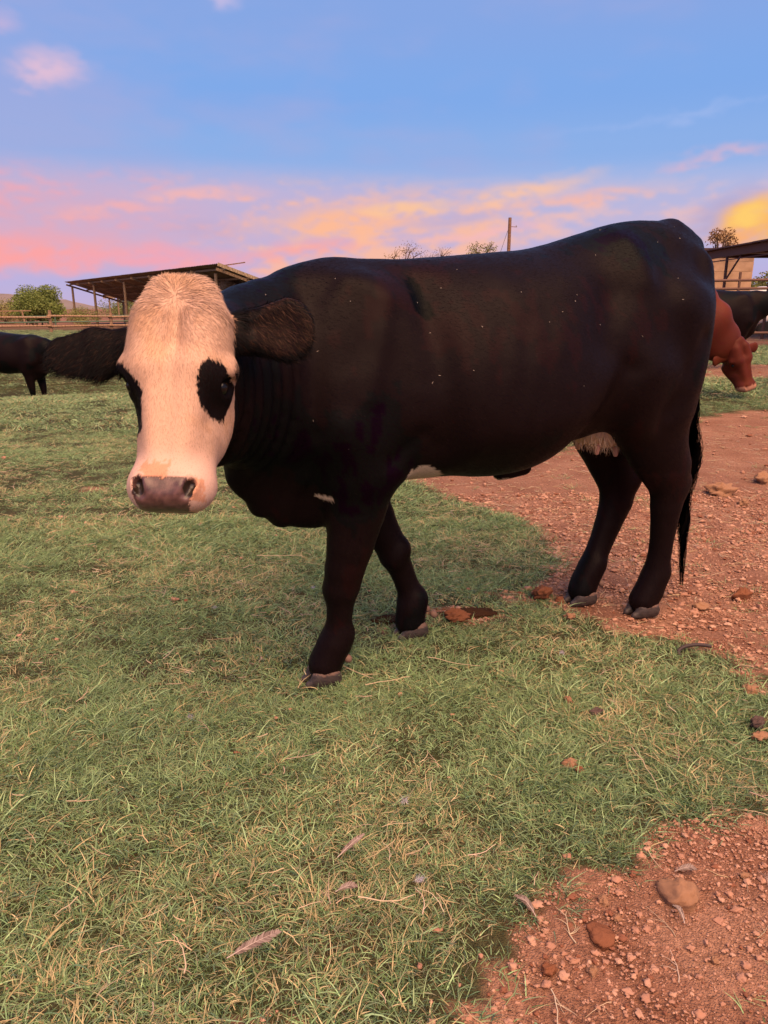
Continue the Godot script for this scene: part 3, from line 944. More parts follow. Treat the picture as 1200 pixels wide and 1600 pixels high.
	for k in 1500:
		var q: int = R.randi() % un.v.size()
		var up: Vector3 = un.v[q]
		var nn: Vector3 = un.n[q]
		if nn.y > 0.15 or up.y > 0.80: continue
		var col := Color(0.62, 0.47, 0.32).lerp(Color(0.30, 0.17, 0.09), R.randf() * R.randf())
		var hd := Vector3(R.randf_range(-0.35, 0.2), -1.0, R.randf_range(-0.25, 0.25)).normalized()
		strip(up, hd, (Vector3(0.1, 0.1, -1) - hd * Vector3(0.1, 0.1, -1).dot(hd)).normalized(), Vector3(R.randf_range(-0.4, 0.2), 0.1, 0), R.randf_range(0.018, 0.048), 0.0017, 3, col, col, UV, UN, UC, UI)
	var uh := part("udder_hair", arr_mesh(UV, UN, UC, UI), m_face_hair, ud)
	tag(uh, "", "", "", "stuff")
	# tail
	part("tail_hair", tail_switch([Vector3(-0.195, 1.0, 0.0), Vector3(-0.215, 0.80, 0.0), Vector3(-0.24, 0.62, 0.0), Vector3(-0.235, 0.44, 0.0), Vector3(-0.252, 0.28, 0.0), Vector3(-0.278, 0.04, 0.0)], [0.020, 0.032, 0.040, 0.024, 0.020, 0.008], 620, 12), m_hair, cow).set_meta("kind", "stuff")
	return cow

# the other cattle: same build, coarser, with their own stance and coat
func other_cow(label: String, X: Transform3D, neck: Array, hx: Transform3D, coat: Callable, sc: float) -> Node3D:
	var cow := base("cow")
	cow.transform = Transform3D(X.basis * sc, X.origin)
	tag(cow, label, "cow")
	var stand_f := []
	for q in FRONT_NEAR: stand_f.append([1.29 + (q[0] - 1.30) * 0.25, q[1], q[2], q[3]])
	var net := cow_body(0.023, neck, hx, [FRONT_NEAR, stand_f, HIND_NEAR, HIND_NEAR], false)
	finish(net)
	var F := Field.new(Vector3(-0.32, -0.36, -0.33), Vector3(0.32, 0.24, 0.04), 0.012)
	head_prims(F, false)
	for s in [-1.0, 1.0]:
		F.add(Vector3(s * 0.09, 0.08, -0.15), Vector3(s * 0.15, 0.06, -0.15), 0.03, 0.03, 0.04, 0.022, Vector3(0, 1, 0), 0.03)
		F.add(Vector3(s * 0.15, 0.06, -0.15), Vector3(s * 0.24, 0.05, -0.14), 0.045, 0.024, 0.056, 0.018, Vector3(0, 1, 0.3), 0.03, false, 2.4)
	var head := F.net(1)
	finish(head)
	var V: PackedVector3Array = net.v
	var A: PackedVector3Array = net.n
	var I: PackedInt32Array = net.i
	var n0 := V.size()
	for k in head.v.size():
		V.append(hx * head.v[k])
		A.append(hx.basis * head.n[k])
	for k in head.i:
		I.append(k + n0)
	var C := PackedColorArray()
	for k in V.size():
		C.append(coat.call(V[k], k >= n0, hx.affine_inverse() * V[k]))
	part("body", arr_mesh(V, A, C, I), m_coat, cow)
	for s in [-1.0, 1.0]:
		var e := SphereMesh.new()
		e.radius = 0.019; e.height = 0.038; e.radial_segments = 16; e.rings = 8
		part("eye", e, m_eye, cow, hx * Vector3(s * 0.0965, -0.042, -0.080))
	add_hooves(cow, [[1.415, 0.0, -0.11, 0.0], [1.33, 0.0, 0.10, 0.0], [0.04, 0.0, -0.10, 0.0], [0.04, 0.0, 0.10, 0.0]])
	part("tail_hair", tail_switch([Vector3(-0.190, 1.0, 0.0), Vector3(-0.20, 0.78, 0.0), Vector3(-0.205, 0.62, 0.0), Vector3(-0.185, 0.40, 0.0)], [0.022, 0.036, 0.04, 0.02], 250, 12), m_hair, cow).set_meta("kind", "stuff")
	return cow

# ------------------------------------------------------------------ grass, clods, litter
func tuft(blades: int, radius: float, lo: float, hi: float, width: float, dry: float, segs: int, sd: int) -> ArrayMesh:
	R.seed = sd
	var V := PackedVector3Array(); var NN := PackedVector3Array(); var C := PackedColorArray(); var I := PackedInt32Array()
	for k in blades:
		var a := R.randf() * TAU
		var r := radius * sqrt(R.randf())
		var p := Vector3(cos(a) * r, -0.004, sin(a) * r)
		var b := a + R.randf_range(-1.6, 1.6)
		var lean := R.randf_range(0.2, 1.7)
		var d := Vector3(cos(b) * lean, 1.0, sin(b) * lean).normalized()
		var out := Vector3(cos(b), 0, sin(b))
		var n := (Vector3.UP * 0.9 - out * 0.25 + Vector3(R.randf_range(-.4, .4), 0, R.randf_range(-.4, .4)))
		n = (n - d * n.dot(d)).normalized()
		var turn := R.randf() * TAU
		var bend := out.rotated(Vector3.UP, R.randf_range(-1.2, 1.2)) * R.randf_range(0.1, 0.9) - Vector3.UP * R.randf_range(0.1, 0.75)
		var c := Color(0.105, 0.185, 0.092).lerp(Color(0.175, 0.25, 0.145), R.randf())
		if R.randf() < 0.25:
			c = Color(0.085, 0.150, 0.065)
		c = c * R.randf_range(0.85, 2.1)
		var tip := c.lerp(Color(0.44, 0.42, 0.25), R.randf() * 0.45)
		if R.randf() < dry:
			c = Color(0.36, 0.30, 0.17).lerp(Color(0.52, 0.44, 0.29), R.randf())
			tip = c
		var len := R.randf_range(lo, hi)
		n = n.rotated(d, sin(turn) * 0.9)
		strip(p, d, n, bend, len, width * R.randf_range(0.6, 1.25), segs, c, tip, V, NN, C, I)
	return arr_mesh(V, NN, C, I)

func scatter(called: String, label: String, category: String, meshes: Array, m: Material, xf: Array, cols: Array) -> void:
	# xf[k], cols[k]: packed lists for mesh k
	var holder: Node3D = null
	for k in meshes.size():
		var n: int = xf[k].size() / 12
		if n == 0:
			continue
		var mm := MultiMesh.new()
		mm.transform_format = MultiMesh.TRANSFORM_3D
		mm.use_colors = true
		mm.mesh = meshes[k]
		mm.instance_count = n
		var buf := PackedFloat32Array()
		buf.resize(n * 16)
		for i in n:
			for j in 12:
				buf[i * 16 + j] = xf[k][i * 12 + j]
			for j in 4:
				buf[i * 16 + 12 + j] = cols[k][i * 4 + j]
		mm.buffer = buf
		var o := MultiMeshInstance3D.new()
		o.multimesh = mm
		o.material_override = m
		if holder == null:
			holder = top(o, called)
			tag(o, label, category, "", "stuff")
		else:
			o.name = called + "_patch"
			holder.add_child(o, true)
			o.set_meta("kind", "stuff")

func push(xf: PackedFloat32Array, t: Transform3D) -> void:
	var b := t.basis
	xf.append_array([b.x.x, b.y.x, b.z.x, t.origin.x, b.x.y, b.y.y, b.z.y, t.origin.y, b.x.z, b.y.z, b.z.z, t.origin.z])

func half_width(z: float) -> float:
	return 0.54 * absf(z) + 0.9

func make_grass() -> void:
	var near := []
	for k in 5: near.append(tuft(74, 0.072, 0.014, 0.047, 0.0024, [0.06, 0.14, 0.28, 0.10, 0.5][k], 4, 100 + k))
	var far := []
	for k in 3: far.append(tuft(50, 0.13, 0.025, 0.08, 0.0055, [0.10, 0.18, 0.36][k], 3, 200 + k))
	var m := vmat(0.62, 0.3)
	m.backlight_enabled = true
	m.backlight = lin(0.05, 0.09, 0.02)
	# [z from, z to, tufts per square metre, which]
	for ring in [[-0.75, -2.2, 980.0, 0], [-2.2, -4.2, 640.0, 0], [-4.2, -7.5, 300.0, 0], [-7.5, -13.0, 120.0, 1], [-13.0, -31.0, 85.0, 1], [-31.0, -43.0, 18.0, 1]]:
		var set_: Array = near if ring[3] == 0 else far
		var xf := []; var cols := []
		for k in set_:
			xf.append(PackedFloat32Array()); cols.append(PackedFloat32Array())
		var area: float = (half_width(ring[0]) + half_width(ring[1])) * absf(ring[1] - ring[0])
		for q in int(area * ring[2]):
			var z := -sqrt(lerpf(ring[0] * ring[0], ring[1] * ring[1], R.randf()))
			var x := R.randf_range(-1, 1) * half_width(z)
			if bare(x, z) > 0.5 and R.randf() > 0.012:
				continue
			var g := N1.get_noise_2d(x * 1.3, z * 1.3) + 0.6 * N2.get_noise_2d(x * 3.0 + 9.0, z * 3.0)
			if g < -0.42 and R.randf() < 0.5:
				continue
			var dry := clampf(0.5 + 0.9 * N2.get_noise_2d(x * 2.1 + 40.0, z * 2.1) + R.randf_range(-0.45, 0.45), 0, 1)
			var pick := 0
			if set_.size() == 5:
				pick = 0 if dry < 0.38 else (3 if dry < 0.58 else (1 if dry < 0.8 else (2 if dry < 0.96 else 4)))
			else:
				pick = 0 if dry < 0.5 else (1 if dry < 0.8 else 2)
			var sc := R.randf_range(0.7, 1.15) * (1.0 + 0.45 * g)
			var b := Basis(Vector3.UP, R.randf() * TAU) * Basis(Vector3(1, 0, 0), R.randf_range(-0.2, 0.2))
			push(xf[pick], Transform3D(b.scaled(Vector3(sc, sc * R.randf_range(0.75, 1.2), sc)), Vector3(x, ground_y(x, z), z)))
			var v := R.randf_range(0.82, 1.18)
			cols[pick].append_array([v * 1.16, v * 1.14, v, 1.0])
		scatter("grass", "green pasture grass, %s" % ["short and curly at our feet", "cropped around the front hooves", "beyond the cow", "behind the head", "far out toward the fence", "along the foot of the fence"][[-0.75, -2.2, -4.2, -7.5, -13.0, -31.0].find(ring[0])], "grass", set_, m, xf, cols)

func stone_mesh(sd: int, sub: int, rough: float) -> ArrayMesh:
	var s := SphereMesh.new()
	s.radius = 1.0; s.height = 2.0; s.radial_segments = sub * 2; s.rings = sub
	var a := s.get_mesh_arrays()
	var V: PackedVector3Array = a[Mesh.ARRAY_VERTEX]
	R.seed = sd
	var cuts := []
	for k in 7:
		cuts.append([Vector3(R.randf_range(-1, 1), R.randf_range(-1, 1), R.randf_range(-1, 1)).normalized(), R.randf_range(0.62, 0.95)])
	for k in V.size():
		var p := V[k].normalized()
		for c in cuts:
			var q := p.dot(c[0])
			if q > c[1]: p -= c[0] * (q - c[1])
		p *= 1.0 + rough * N3.get_noise_3d(p.x * 2.4 + sd * 3.1, p.y * 2.4, p.z * 2.4) + rough * 0.5 * N3.get_noise_3d(p.x * 7.0, p.y * 7.0 + sd, p.z * 7.0)
		V[k] = p
	a[Mesh.ARRAY_VERTEX] = V
	var m := ArrayMesh.new()
	m.add_surface_from_arrays(Mesh.PRIMITIVE_TRIANGLES, a)
	var st := SurfaceTool.new()
	st.create_from(m, 0)
	st.generate_normals()
	return st.commit()

func make_clods() -> void:
	var rocks := []
	for k in 5: rocks.append(stone_mesh(40 + k, 7, 0.75))
	var m := vmat(0.95, 0.2)
	m.normal_enabled = true
	m.normal_texture = normal_tex(0.08, 61, 8.0)
	triplanar(m, 1.5)
	var xf := []; var cols := []
	for k in rocks:
		xf.append(PackedFloat32Array()); cols.append(PackedFloat32Array())
	R.seed = 77
	for ring in [[-0.75, -2.4, 22000.0, 0.85], [-2.4, -4.8, 9000.0, 1.3], [-4.8, -12.0, 260.0, 2.0]]:
		var area: float = (half_width(ring[0]) + half_width(ring[1])) * absf(ring[1] - ring[0])
		for q in int(area * ring[2]):
			var z := -sqrt(lerpf(ring[0] * ring[0], ring[1] * ring[1], R.randf()))
			var x := R.randf_range(-1, 1) * half_width(z)
			if bare(x, z) < 0.5 and R.randf() > 0.015:
				continue
			if N2.get_noise_2d(x * 5.0, z * 5.0) < R.randf_range(-0.7, 0.25):
				continue
			var r: float = minf(0.0013 / pow(R.randf_range(0.012, 1.0), 0.5), 0.010) * ring[3]
			var k := R.randi() % 5
			var b := Basis.from_euler(Vector3(R.randf_range(-3, 3), R.randf_range(-3, 3), R.randf_range(-3, 3))).scaled(Vector3(r * R.randf_range(0.8, 1.5), r * R.randf_range(0.5, 0.9), r * R.randf_range(0.8, 1.3)))
			push(xf[k], Transform3D(b, Vector3(x, ground_y(x, z) + r * 0.2 + 0.002, z)))
			var c := Color(0.40, 0.21, 0.14).lerp(Color(0.58, 0.36, 0.25), R.randf() * R.randf())
			if R.randf() < 0.12: c = Color(0.24, 0.10, 0.06)
			cols[k].append_array([c.r, c.g, c.b, 1.0])
	scatter("clods", "crumbs and small clods of red earth strewn over the bare soil", "soil", rocks, m, xf, cols)

func straw_mesh(sd: int, length: float, width: float, forks: int) -> ArrayMesh:
	R.seed = sd
	var V := PackedVector3Array(); var NN := PackedVector3Array(); var C := PackedColorArray(); var I := PackedInt32Array()
	var pts := []; var rad := []
	var p := Vector3.ZERO
	var h := R.randf_range(-0.4, 0.4)
	for k in 8:
		pts.append(p); rad.append(width * 0.5 * (1.0 - 0.07 * k))
		h += R.randf_range(-0.35, 0.35)
		p += Vector3(cos(h), R.randf_range(-0.12, 0.12), sin(h)) * length / 7.0
		p.y = clampf(p.y, 0.0, 0.03)
	tube(pts, rad, 5, Color(0.56, 0.44, 0.29), V, NN, C, I)
	for f in forks:
		var k := R.randi_range(1, 6)
		var q: Vector3 = pts[k]
		var fp := [q]; var fr := [width * 0.35]
		var g := h + R.randf_range(0.4, 1.2) * (1 if R.randf() < 0.5 else -1)
		for s in 4:
			g += R.randf_range(-0.4, 0.4)
			q += Vector3(cos(g), R.randf_range(-0.1, 0.2), sin(g)) * length * 0.09
			fp.append(q); fr.append(width * 0.3 * (1.0 - s * 0.2))
		tube(fp, fr, 4, Color(0.52, 0.40, 0.26), V, NN, C, I)
	return arr_mesh(V, NN, C, I)

func make_straw() -> void:
	var kinds := []
	for k in 6: kinds.append(straw_mesh(300 + k, [0.04, 0.06, 0.07, 0.05, 0.09, 0.03][k], [0.0016, 0.002, 0.002, 0.0026, 0.002, 0.003][k], [0, 1, 2, 1, 3, 0][k]))
	var xf := []; var cols := []
	for k in kinds:
		xf.append(PackedFloat32Array()); cols.append(PackedFloat32Array())
	R.seed = 55
	for ring in [[-0.75, -3.0, 110.0], [-3.0, -6.5, 190.0], [-6.5, -13.0, 50.0]]:
		var area: float = (half_width(ring[0]) + half_width(ring[1])) * absf(ring[1] - ring[0])
		for q in int(area * ring[2]):
			var z := -sqrt(lerpf(ring[0] * ring[0], ring[1] * ring[1], R.randf()))
			var x := R.randf_range(-1, 1) * half_width(z)
			var s := bare(x, z)
			var g := N2.get_noise_2d(x * 2.1 + 40.0, z * 2.1)
			if s < 0.5 and g < R.randf_range(-0.4, 0.5):
				continue
			var k := R.randi() % 6
			var b := Basis(Vector3.UP, R.randf() * TAU) * Basis(Vector3(0, 0, 1), R.randf_range(-0.05, 0.3 if s < 0.5 else 0.12))
			var sc := R.randf_range(0.7, 1.3)
			push(xf[k], Transform3D(b.scaled(Vector3(sc, sc, sc)), Vector3(x, ground_y(x, z) + (R.randf_range(0.015, 0.05) if s < 0.5 else 0.004), z)))
			var v := R.randf_range(0.65, 1.15)
			cols[k].append_array([v, v * R.randf_range(0.9, 1.05), v * R.randf_range(0.8, 1.1), 1.0])
	scatter("dry_straw", "scattered bits of dry straw lying in the grass and on the soil", "straw", kinds, vmat(0.8, 0.25), xf, cols)

func feather_mesh(sd: int, length: float, width: float) -> ArrayMesh:
	R.seed = sd
	var V := PackedVector3Array(); var NN := PackedVector3Array(); var C := PackedColorArray(); var I := PackedInt32Array()
	var pts := []; var rad := []
	for k in 9:
		var t := k / 8.0
		pts.append(Vector3(t * length, 0.012 * sin(t * 2.6), 0.10 * length * sin(t * 1.9)))
		rad.append(0.0011 * (1.0 - 0.75 * t))
	tube(pts, rad, 5, Color(0.50, 0.40, 0.34), V, NN, C, I)
	for k in 46:
		var t := 0.15 + 0.83 * k / 45.0
		var f := t * 8.0
		var q := mini(int(f), 7)
		var p: Vector3 = (pts[q] as Vector3).lerp(pts[q + 1], f - q)
		var ax: Vector3 = (pts[q + 1] - pts[q]).normalized()
		for s in [-1.0, 1.0]:
			if R.randf() < 0.12: continue
			var side: Vector3 = Vector3.UP.cross(ax) * s
			var d: Vector3 = (ax * 0.75 + side + Vector3.UP * R.randf_range(-0.1, 0.25)).normalized()
			var c := Color(0.34, 0.26, 0.22).lerp(Color(0.13, 0.09, 0.075), R.randf())
			strip(p, d, Vector3.UP, ax * 0.25, width * sin(0.35 + t * 2.5) * R.randf_range(0.8, 1.1), 0.0042, 2, c, c, V, NN, C, I)
	return arr_mesh(V, NN, C, I)

func down_mesh(sd: int) -> ArrayMesh:
	R.seed = sd
	var V := PackedVector3Array(); var NN := PackedVector3Array(); var C := PackedColorArray(); var I := PackedInt32Array()
	for k in 70:
		var d := Vector3(R.randf_range(-1, 1), R.randf_range(0.0, 0.8), R.randf_range(-1, 1)).normalized()
		strip(Vector3(R.randf_range(-1, 1), 0.5, R.randf_range(-1, 1)) * 0.006, d, d.cross(Vector3(0.3, 0.4, 0.5)).normalized(), Vector3(R.randf_range(-.5, .5), -0.3, R.randf_range(-.5, .5)), R.randf_range(0.006, 0.017), 0.0016, 3, Color(0.72, 0.66, 0.66), Color(0.8, 0.74, 0.74), V, NN, C, I)
	return arr_mesh(V, NN, C, I)

func put_ground(x: float, z: float, lift := 0.0) -> Vector3:
	return Vector3(x, ground_y(x, z) + lift, z)

func make_litter() -> void:
	var mr := vmat(0.95, 0.2)
	mr.vertex_color_use_as_albedo = false
	mr.albedo_color = lin(0.60, 0.37, 0.23)
	mr.albedo_texture = noise_tex(0.03, Color(0.5, 0.42, 0.38), Color(1, 1, 1), 91, 5)
	mr.normal_enabled = true
	mr.normal_texture = normal_tex(0.03, 92, 10.0, 5)
	mr.normal_scale = 2.0
	triplanar(mr, 9.0)
	var mred: StandardMaterial3D = mr.duplicate()
	mred.albedo_color = lin(0.40, 0.18, 0.10)
	var mgrey: StandardMaterial3D = mr.duplicate()
	mgrey.albedo_color = lin(0.20, 0.15, 0.14)
	# [x, z, half sizes, turn, material, label]
	var list := [
		[0.621, -1.286, Vector3(0.038, 0.028, 0.044), 0.3, mr, "largest tan rock, furrowed, at the grass edge of the bare corner"],
		[0.428, -1.179, Vector3(0.032, 0.012, 0.030), 0.9, mred, "flat round red clod left of the furrowed tan rock"],
		[0.788, -1.337, Vector3(0.012, 0.008, 0.009), 0.2, mr, "small pale stone right of the furrowed tan rock"],
		[0.388, -1.092, Vector3(0.010, 0.012, 0.010), 1.2, mr, "upright orange clod below the flat round red clod"],
		[0.309, -1.102, Vector3(0.014, 0.010, 0.012), 0.5, mred, "crumbly clod in the bare corner nearest the long grass"],
		[0.63, -1.123, Vector3(0.0085, 0.006, 0.0085), 0.4, mr, "small round tan pebble alone below the furrowed rock"],
		[0.476, -1.224, Vector3(0.009, 0.006, 0.008), 0.7, mr, "pale pebble between the flat clod and the furrowed rock"],
		[0.459, -1.269, Vector3(0.013, 0.010, 0.012), 2.0, mr, "cluster clod at the grass edge above the flat red clod"],
		[0.499, -1.729, Vector3(0.022, 0.013, 0.014), 0.15, mr, "oblong peach stone lying in the open grass"],
		[0.522, -1.709, Vector3(0.014, 0.009, 0.011), 1.0, mred, "small brown clod touching the oblong peach stone"],
		[0.578, -2.072, Vector3(0.011, 0.012, 0.016), 0.6, mr, "orange brown clod in the grass below the rear hooves"],
		[0.646, -2.004, Vector3(0.022, 0.011, 0.016), 0.2, mgrey, "angular pinkish grey stone in the mid grass"],
		[0.679, -2.933, Vector3(0.046, 0.028, 0.034), 0.4, mred, "broad red clod in front of the far rear hoof"],
		[0.75, -2.912, Vector3(0.030, 0.016, 0.022), 1.2, mred, "thin red clod between the broad clod and rear hoof"],
		[0.292, -2.7, Vector3(0.050, 0.024, 0.030), 0.1, mred, "rounded brown clod on the dung behind the far front hoof"],
		[0.743, -2.725, Vector3(0.024, 0.013, 0.018), 0.3, mr, "pale clod in grass below the far rear hoof"],
		[2.231, -4.738, Vector3(0.10, 0.05, 0.075), 0.2, mr, "big heap shaped clod on bare soil right of the tail"],
		[2.642, -5.012, Vector3(0.075, 0.045, 0.055), 0.6, mr, "pale boulder at the edge beyond the heap shaped clod"],
		[2.264, -4.491, Vector3(0.045, 0.026, 0.03), 0.9, mr, "small tan stone beside the heap shaped clod"],
		[1.317, -2.842, Vector3(0.034, 0.020, 0.03), 0.5, mr, "tan clod on bare soil right of the near rear hoof"],
		[1.539, -2.947, Vector3(0.045, 0.03, 0.032), 0.5, mred, "dark red clod beyond the tail tip on the soil"],
		[1.108, -1.936, Vector3(0.020, 0.018, 0.018), 0.5, mgrey, "grey stone among tan clods at the path edge"],
		[1.082, -1.875, Vector3(0.022, 0.014, 0.018), 0.1, mr, "tan clod leaning on the grey path edge stone"],
		[1.187, -2.144, Vector3(0.030, 0.016, 0.024), 0.8, mr, "orange clod where grass meets the soil path"],
	]
	for k in list.size():
		var s: Array = list[k]
		var o := MeshInstance3D.new()
		o.mesh = stone_mesh(500 + k, 16, 0.28 if k < 2 else 0.55)
		o.material_override = s[4]
		var sz: Vector3 = s[2]
		top(o, "stone", put_ground(s[0], s[1], sz.y * (0.45 if bare(s[0], s[1]) > 0.5 else 1.1)))
		o.transform.basis = Basis(Vector3.UP, s[3]).scaled_local(sz)
		tag(o, s[5], "stone", "stones and clods on the ground")
	var mf := vmat(0.85, 0.2)
	var fl := [
		[-0.292, -1.097, 0.105, 0.016, 0.62, "brown striped feather with a frayed tip, nearest in the grass"],
		[-0.102, -1.351, 0.085, 0.010, 0.95, "curved pale feather on the grass in the middle"],
		[0.31, -1.225, 0.060, 0.012, 2.3, "pale downy feather on the bare corner by the grass"],
		[0.64, -1.35, 0.045, 0.012, 0.1, "whitish feather tucked behind the furrowed tan rock"],
		[1.02, -2.27, 0.0, 0.0, 0.0, ""],
		[-0.1, -1.255, 0.045, 0.012, 0.3, "small grey pink feather below the curved pale one"],
		[0.604, -1.205, 0.04, 0.008, 1.9, "tiny white feather just below the furrowed rock"],
	]
	for s in fl:
		if s[5] == "": continue
		var o := MeshInstance3D.new()
		o.mesh = feather_mesh(int(s[2] * 9000), s[2], s[3])
		o.material_override = mf
		top(o, "feather", put_ground(s[0], s[1], 0.038 if bare(s[0], s[1]) < 0.5 else 0.008))
		o.rotation = Vector3(0.1, s[4], 0.05)
		tag(o, s[5], "feather", "feathers lying about")
	for s in [[-0.574, -1.936, "white down tuft in the grass below the near front hoof"], [-0.306, -2.984, "white fluff tuft left of the near front leg"], [-0.678, -2.744, "grey white fluff in the grass under the muzzle"], [0.075, -1.29, "faint down tuft beside the middle feathers"], [0.624, -2.354, "pale fluff tuft in grass before the rear legs"], [0.05, -1.55, "pinkish down tuft above the curved feather"]]:
		var o := MeshInstance3D.new()
		o.mesh = down_mesh(int(s[0] * 1000 + 5000))
		o.material_override = mf
		top(o, "down_tuft", put_ground(s[0], s[1], 0.035))
		tag(o, s[2], "feather", "down tufts in the grass")
	var ms := vmat(0.8, 0.25)
	var sl := [
		[-0.62, -3.4, 0.24, 0.0042, 3, 0.1, "forked dry stalk lying left of the near front leg"],
		[-0.16, -2.27, 0.17, 0.0036, 2, -0.35, "bent dry stalk across the near front hoof"],
		[-0.06, -2.11, 0.15, 0.003, 1, 0.8, "curving straw in the grass right of the front hoof"],
		[0.15, -2.31, 0.19, 0.003, 1, -0.1, "long straight straw in the grass below the far hoof"],
		[0.677, -1.766, 0.22, 0.0025, 1, -0.9, "thin straw arching near the edge of the soil corner"],
		[-0.361, -1.059, 0.10, 0.0035, 0, 1.4, "hooked straw at the very bottom of the grass"],
		[0.374, -1.157, 0.08, 0.003, 6, 1.8, "bleached grass root tangle over the flat clod"],
		[-0.053, -1.235, 0.12, 0.0035, 2, 0.0, "straw stalk below the small grey pink feather"],
	]
	for k in sl.size():
		var s: Array = sl[k]
		var o := MeshInstance3D.new()
		o.mesh = straw_mesh(700 + k, s[2], s[3], s[4])
		o.material_override = ms
		top(o, "dry_stalk", put_ground(s[0], s[1], 0.045 if bare(s[0], s[1]) < 0.5 else 0.008))
		o.rotation.y = s[5]
		tag(o, s[6], "dry stalk", "dry stalks on the ground")
	# half buried hoop of black rubber
	var pts := []; var rad := []
	for k in 13:
		var a := lerpf(-0.15, 1.0, k / 12.0) * PI * 0.72
		pts.append(Vector3(-cos(a) * 0.075, sin(a) * 0.022 + 0.006, sin(a) * -0.02)); rad.append(0.0065)
	var V := PackedVector3Array(); var NN := PackedVector3Array(); var C := PackedColorArray(); var I := PackedInt32Array()
	tube(pts, rad, 10, Color(0.05, 0.035, 0.033), V, NN, C, I)
	var hoop := MeshInstance3D.new()
	hoop.mesh = arr_mesh(V, NN, C, I)
	hoop.material_override = vmat(0.6, 0.4)
	top(hoop, "rubber_strip", put_ground(1.14, -2.43))
	tag(hoop, "curved dark rubber strip half buried at the grass edge", "rubber strip")
	# dung
	var md: StandardMaterial3D = mr.duplicate()
	md.albedo_color = lin(0.10, 0.05, 0.022)
	for q in [[0.34, -2.77, 0.12, 0.055, "spread brown dung behind the far front hoof"], [0.013, -2.72, 0.07, 0.035, "small brown dung smear before the far front hoof"]]:
		var o := MeshInstance3D.new()
		o.mesh = stone_mesh(900 + int(q[0] * 100), 14, 0.45)
		o.material_override = md
		top(o, "dung", put_ground(q[0], q[1], 0.004))
		o.transform.basis = Basis.from_scale(Vector3(q[2], 0.012, q[3]))
		tag(o, q[4], "dung", "dung patches by the far front hoof")

# ------------------------------------------------------------------ background
func tree(called: String, label: String, category: String, at: Vector3, h: float, rx: float, trunk_h: float, leaf: float, count: int, c0: Color, c1: Color, sd: int, lumps := 9) -> void:
	R.seed = sd
	var t := base(called, at)
	tag(t, label, category)
	var V := PackedVector3Array(); var NN := PackedVector3Array(); var C := PackedColorArray(); var I := PackedInt32Array()
	var wood := Color(0.13, 0.09, 0.065)
	var fork := Vector3(R.randf_range(-0.1, 0.1), trunk_h, 0)
	tube([Vector3(0, -0.1, 0), fork * 0.5 + Vector3(0.04, 0, 0), fork], [h * 0.028, h * 0.022, h * 0.018], 8, wood, V, NN, C, I)
	var centres := []
	for k in lumps:
		var a := TAU * k / lumps + R.randf_range(-0.5, 0.5)
		var u := R.randf_range(0.05, 0.95)
		var rr := rx * 0.72 * sqrt(clampf(1.0 - pow(u * 2.0 - 0.9, 2.0), 0.05, 1.0)) * R.randf_range(0.55, 1.0)
		var p := Vector3(cos(a) * rr, trunk_h + (h - trunk_h) * (0.12 + 0.76 * u), sin(a) * rr)
		centres.append([p, rx * R.randf_range(0.26, 0.46)])
		var m := fork.lerp(p, 0.5) + Vector3(0, 0.1 * h * R.randf(), 0)
		tube([fork, m, p], [h * 0.014, h * 0.009, h * 0.004], 6, wood, V, NN, C, I)
		for j in 4:
			var q := p + Vector3(R.randf_range(-1, 1), R.randf_range(-0.3, 1), R.randf_range(-1, 1)) * rx * 0.3
			tube([m.lerp(p, 0.7), q], [h * 0.004, h * 0.0015], 4, wood, V, NN, C, I)
	part("trunk", arr_mesh(V, NN, C, I), vmat(0.9, 0.2), t)
	V = PackedVector3Array(); NN = PackedVector3Array(); C = PackedColorArray(); I = PackedInt32Array()
	for k in count:
		var q: Array = centres[R.randi() % centres.size()]
		var d := Vector3(R.randfn(), R.randfn(), R.randfn()).normalized()
		var p: Vector3 = q[0] + d * q[1] * pow(R.randf(), 0.45) * Vector3(1, 0.8, 1)
		var dir := (d + Vector3(R.randf_range(-1, 1), R.randf_range(-1, 0.8), R.randf_range(-1, 1))).normalized()
		var n := Vector3(R.randf_range(-1, 1), R.randf_range(-0.2, 1), R.randf_range(-1, 1)).normalized()
		n = (n - dir * n.dot(dir)).normalized()
		var c := c0.lerp(c1, R.randf())
		strip(p, dir, n, Vector3(0, -0.2, 0), leaf * R.randf_range(0.7, 1.5), leaf * 0.5, 2, c, c, V, NN, C, I)
	var lm := vmat(0.6, 0.3)
	lm.backlight_enabled = true
	lm.backlight = lin(0.05, 0.08, 0.02)
	part("crown", arr_mesh(V, NN, C, I), lm, t)

func wood_mat(c: Color, sd: int) -> StandardMaterial3D:
	var m := mat(c, 0.9, 0.2)
	m.albedo_texture = noise_tex(0.03, Color(0.6, 0.58, 0.55), Color(1, 1, 1), sd, 4, 256)
	triplanar(m, 1.2)
	return m

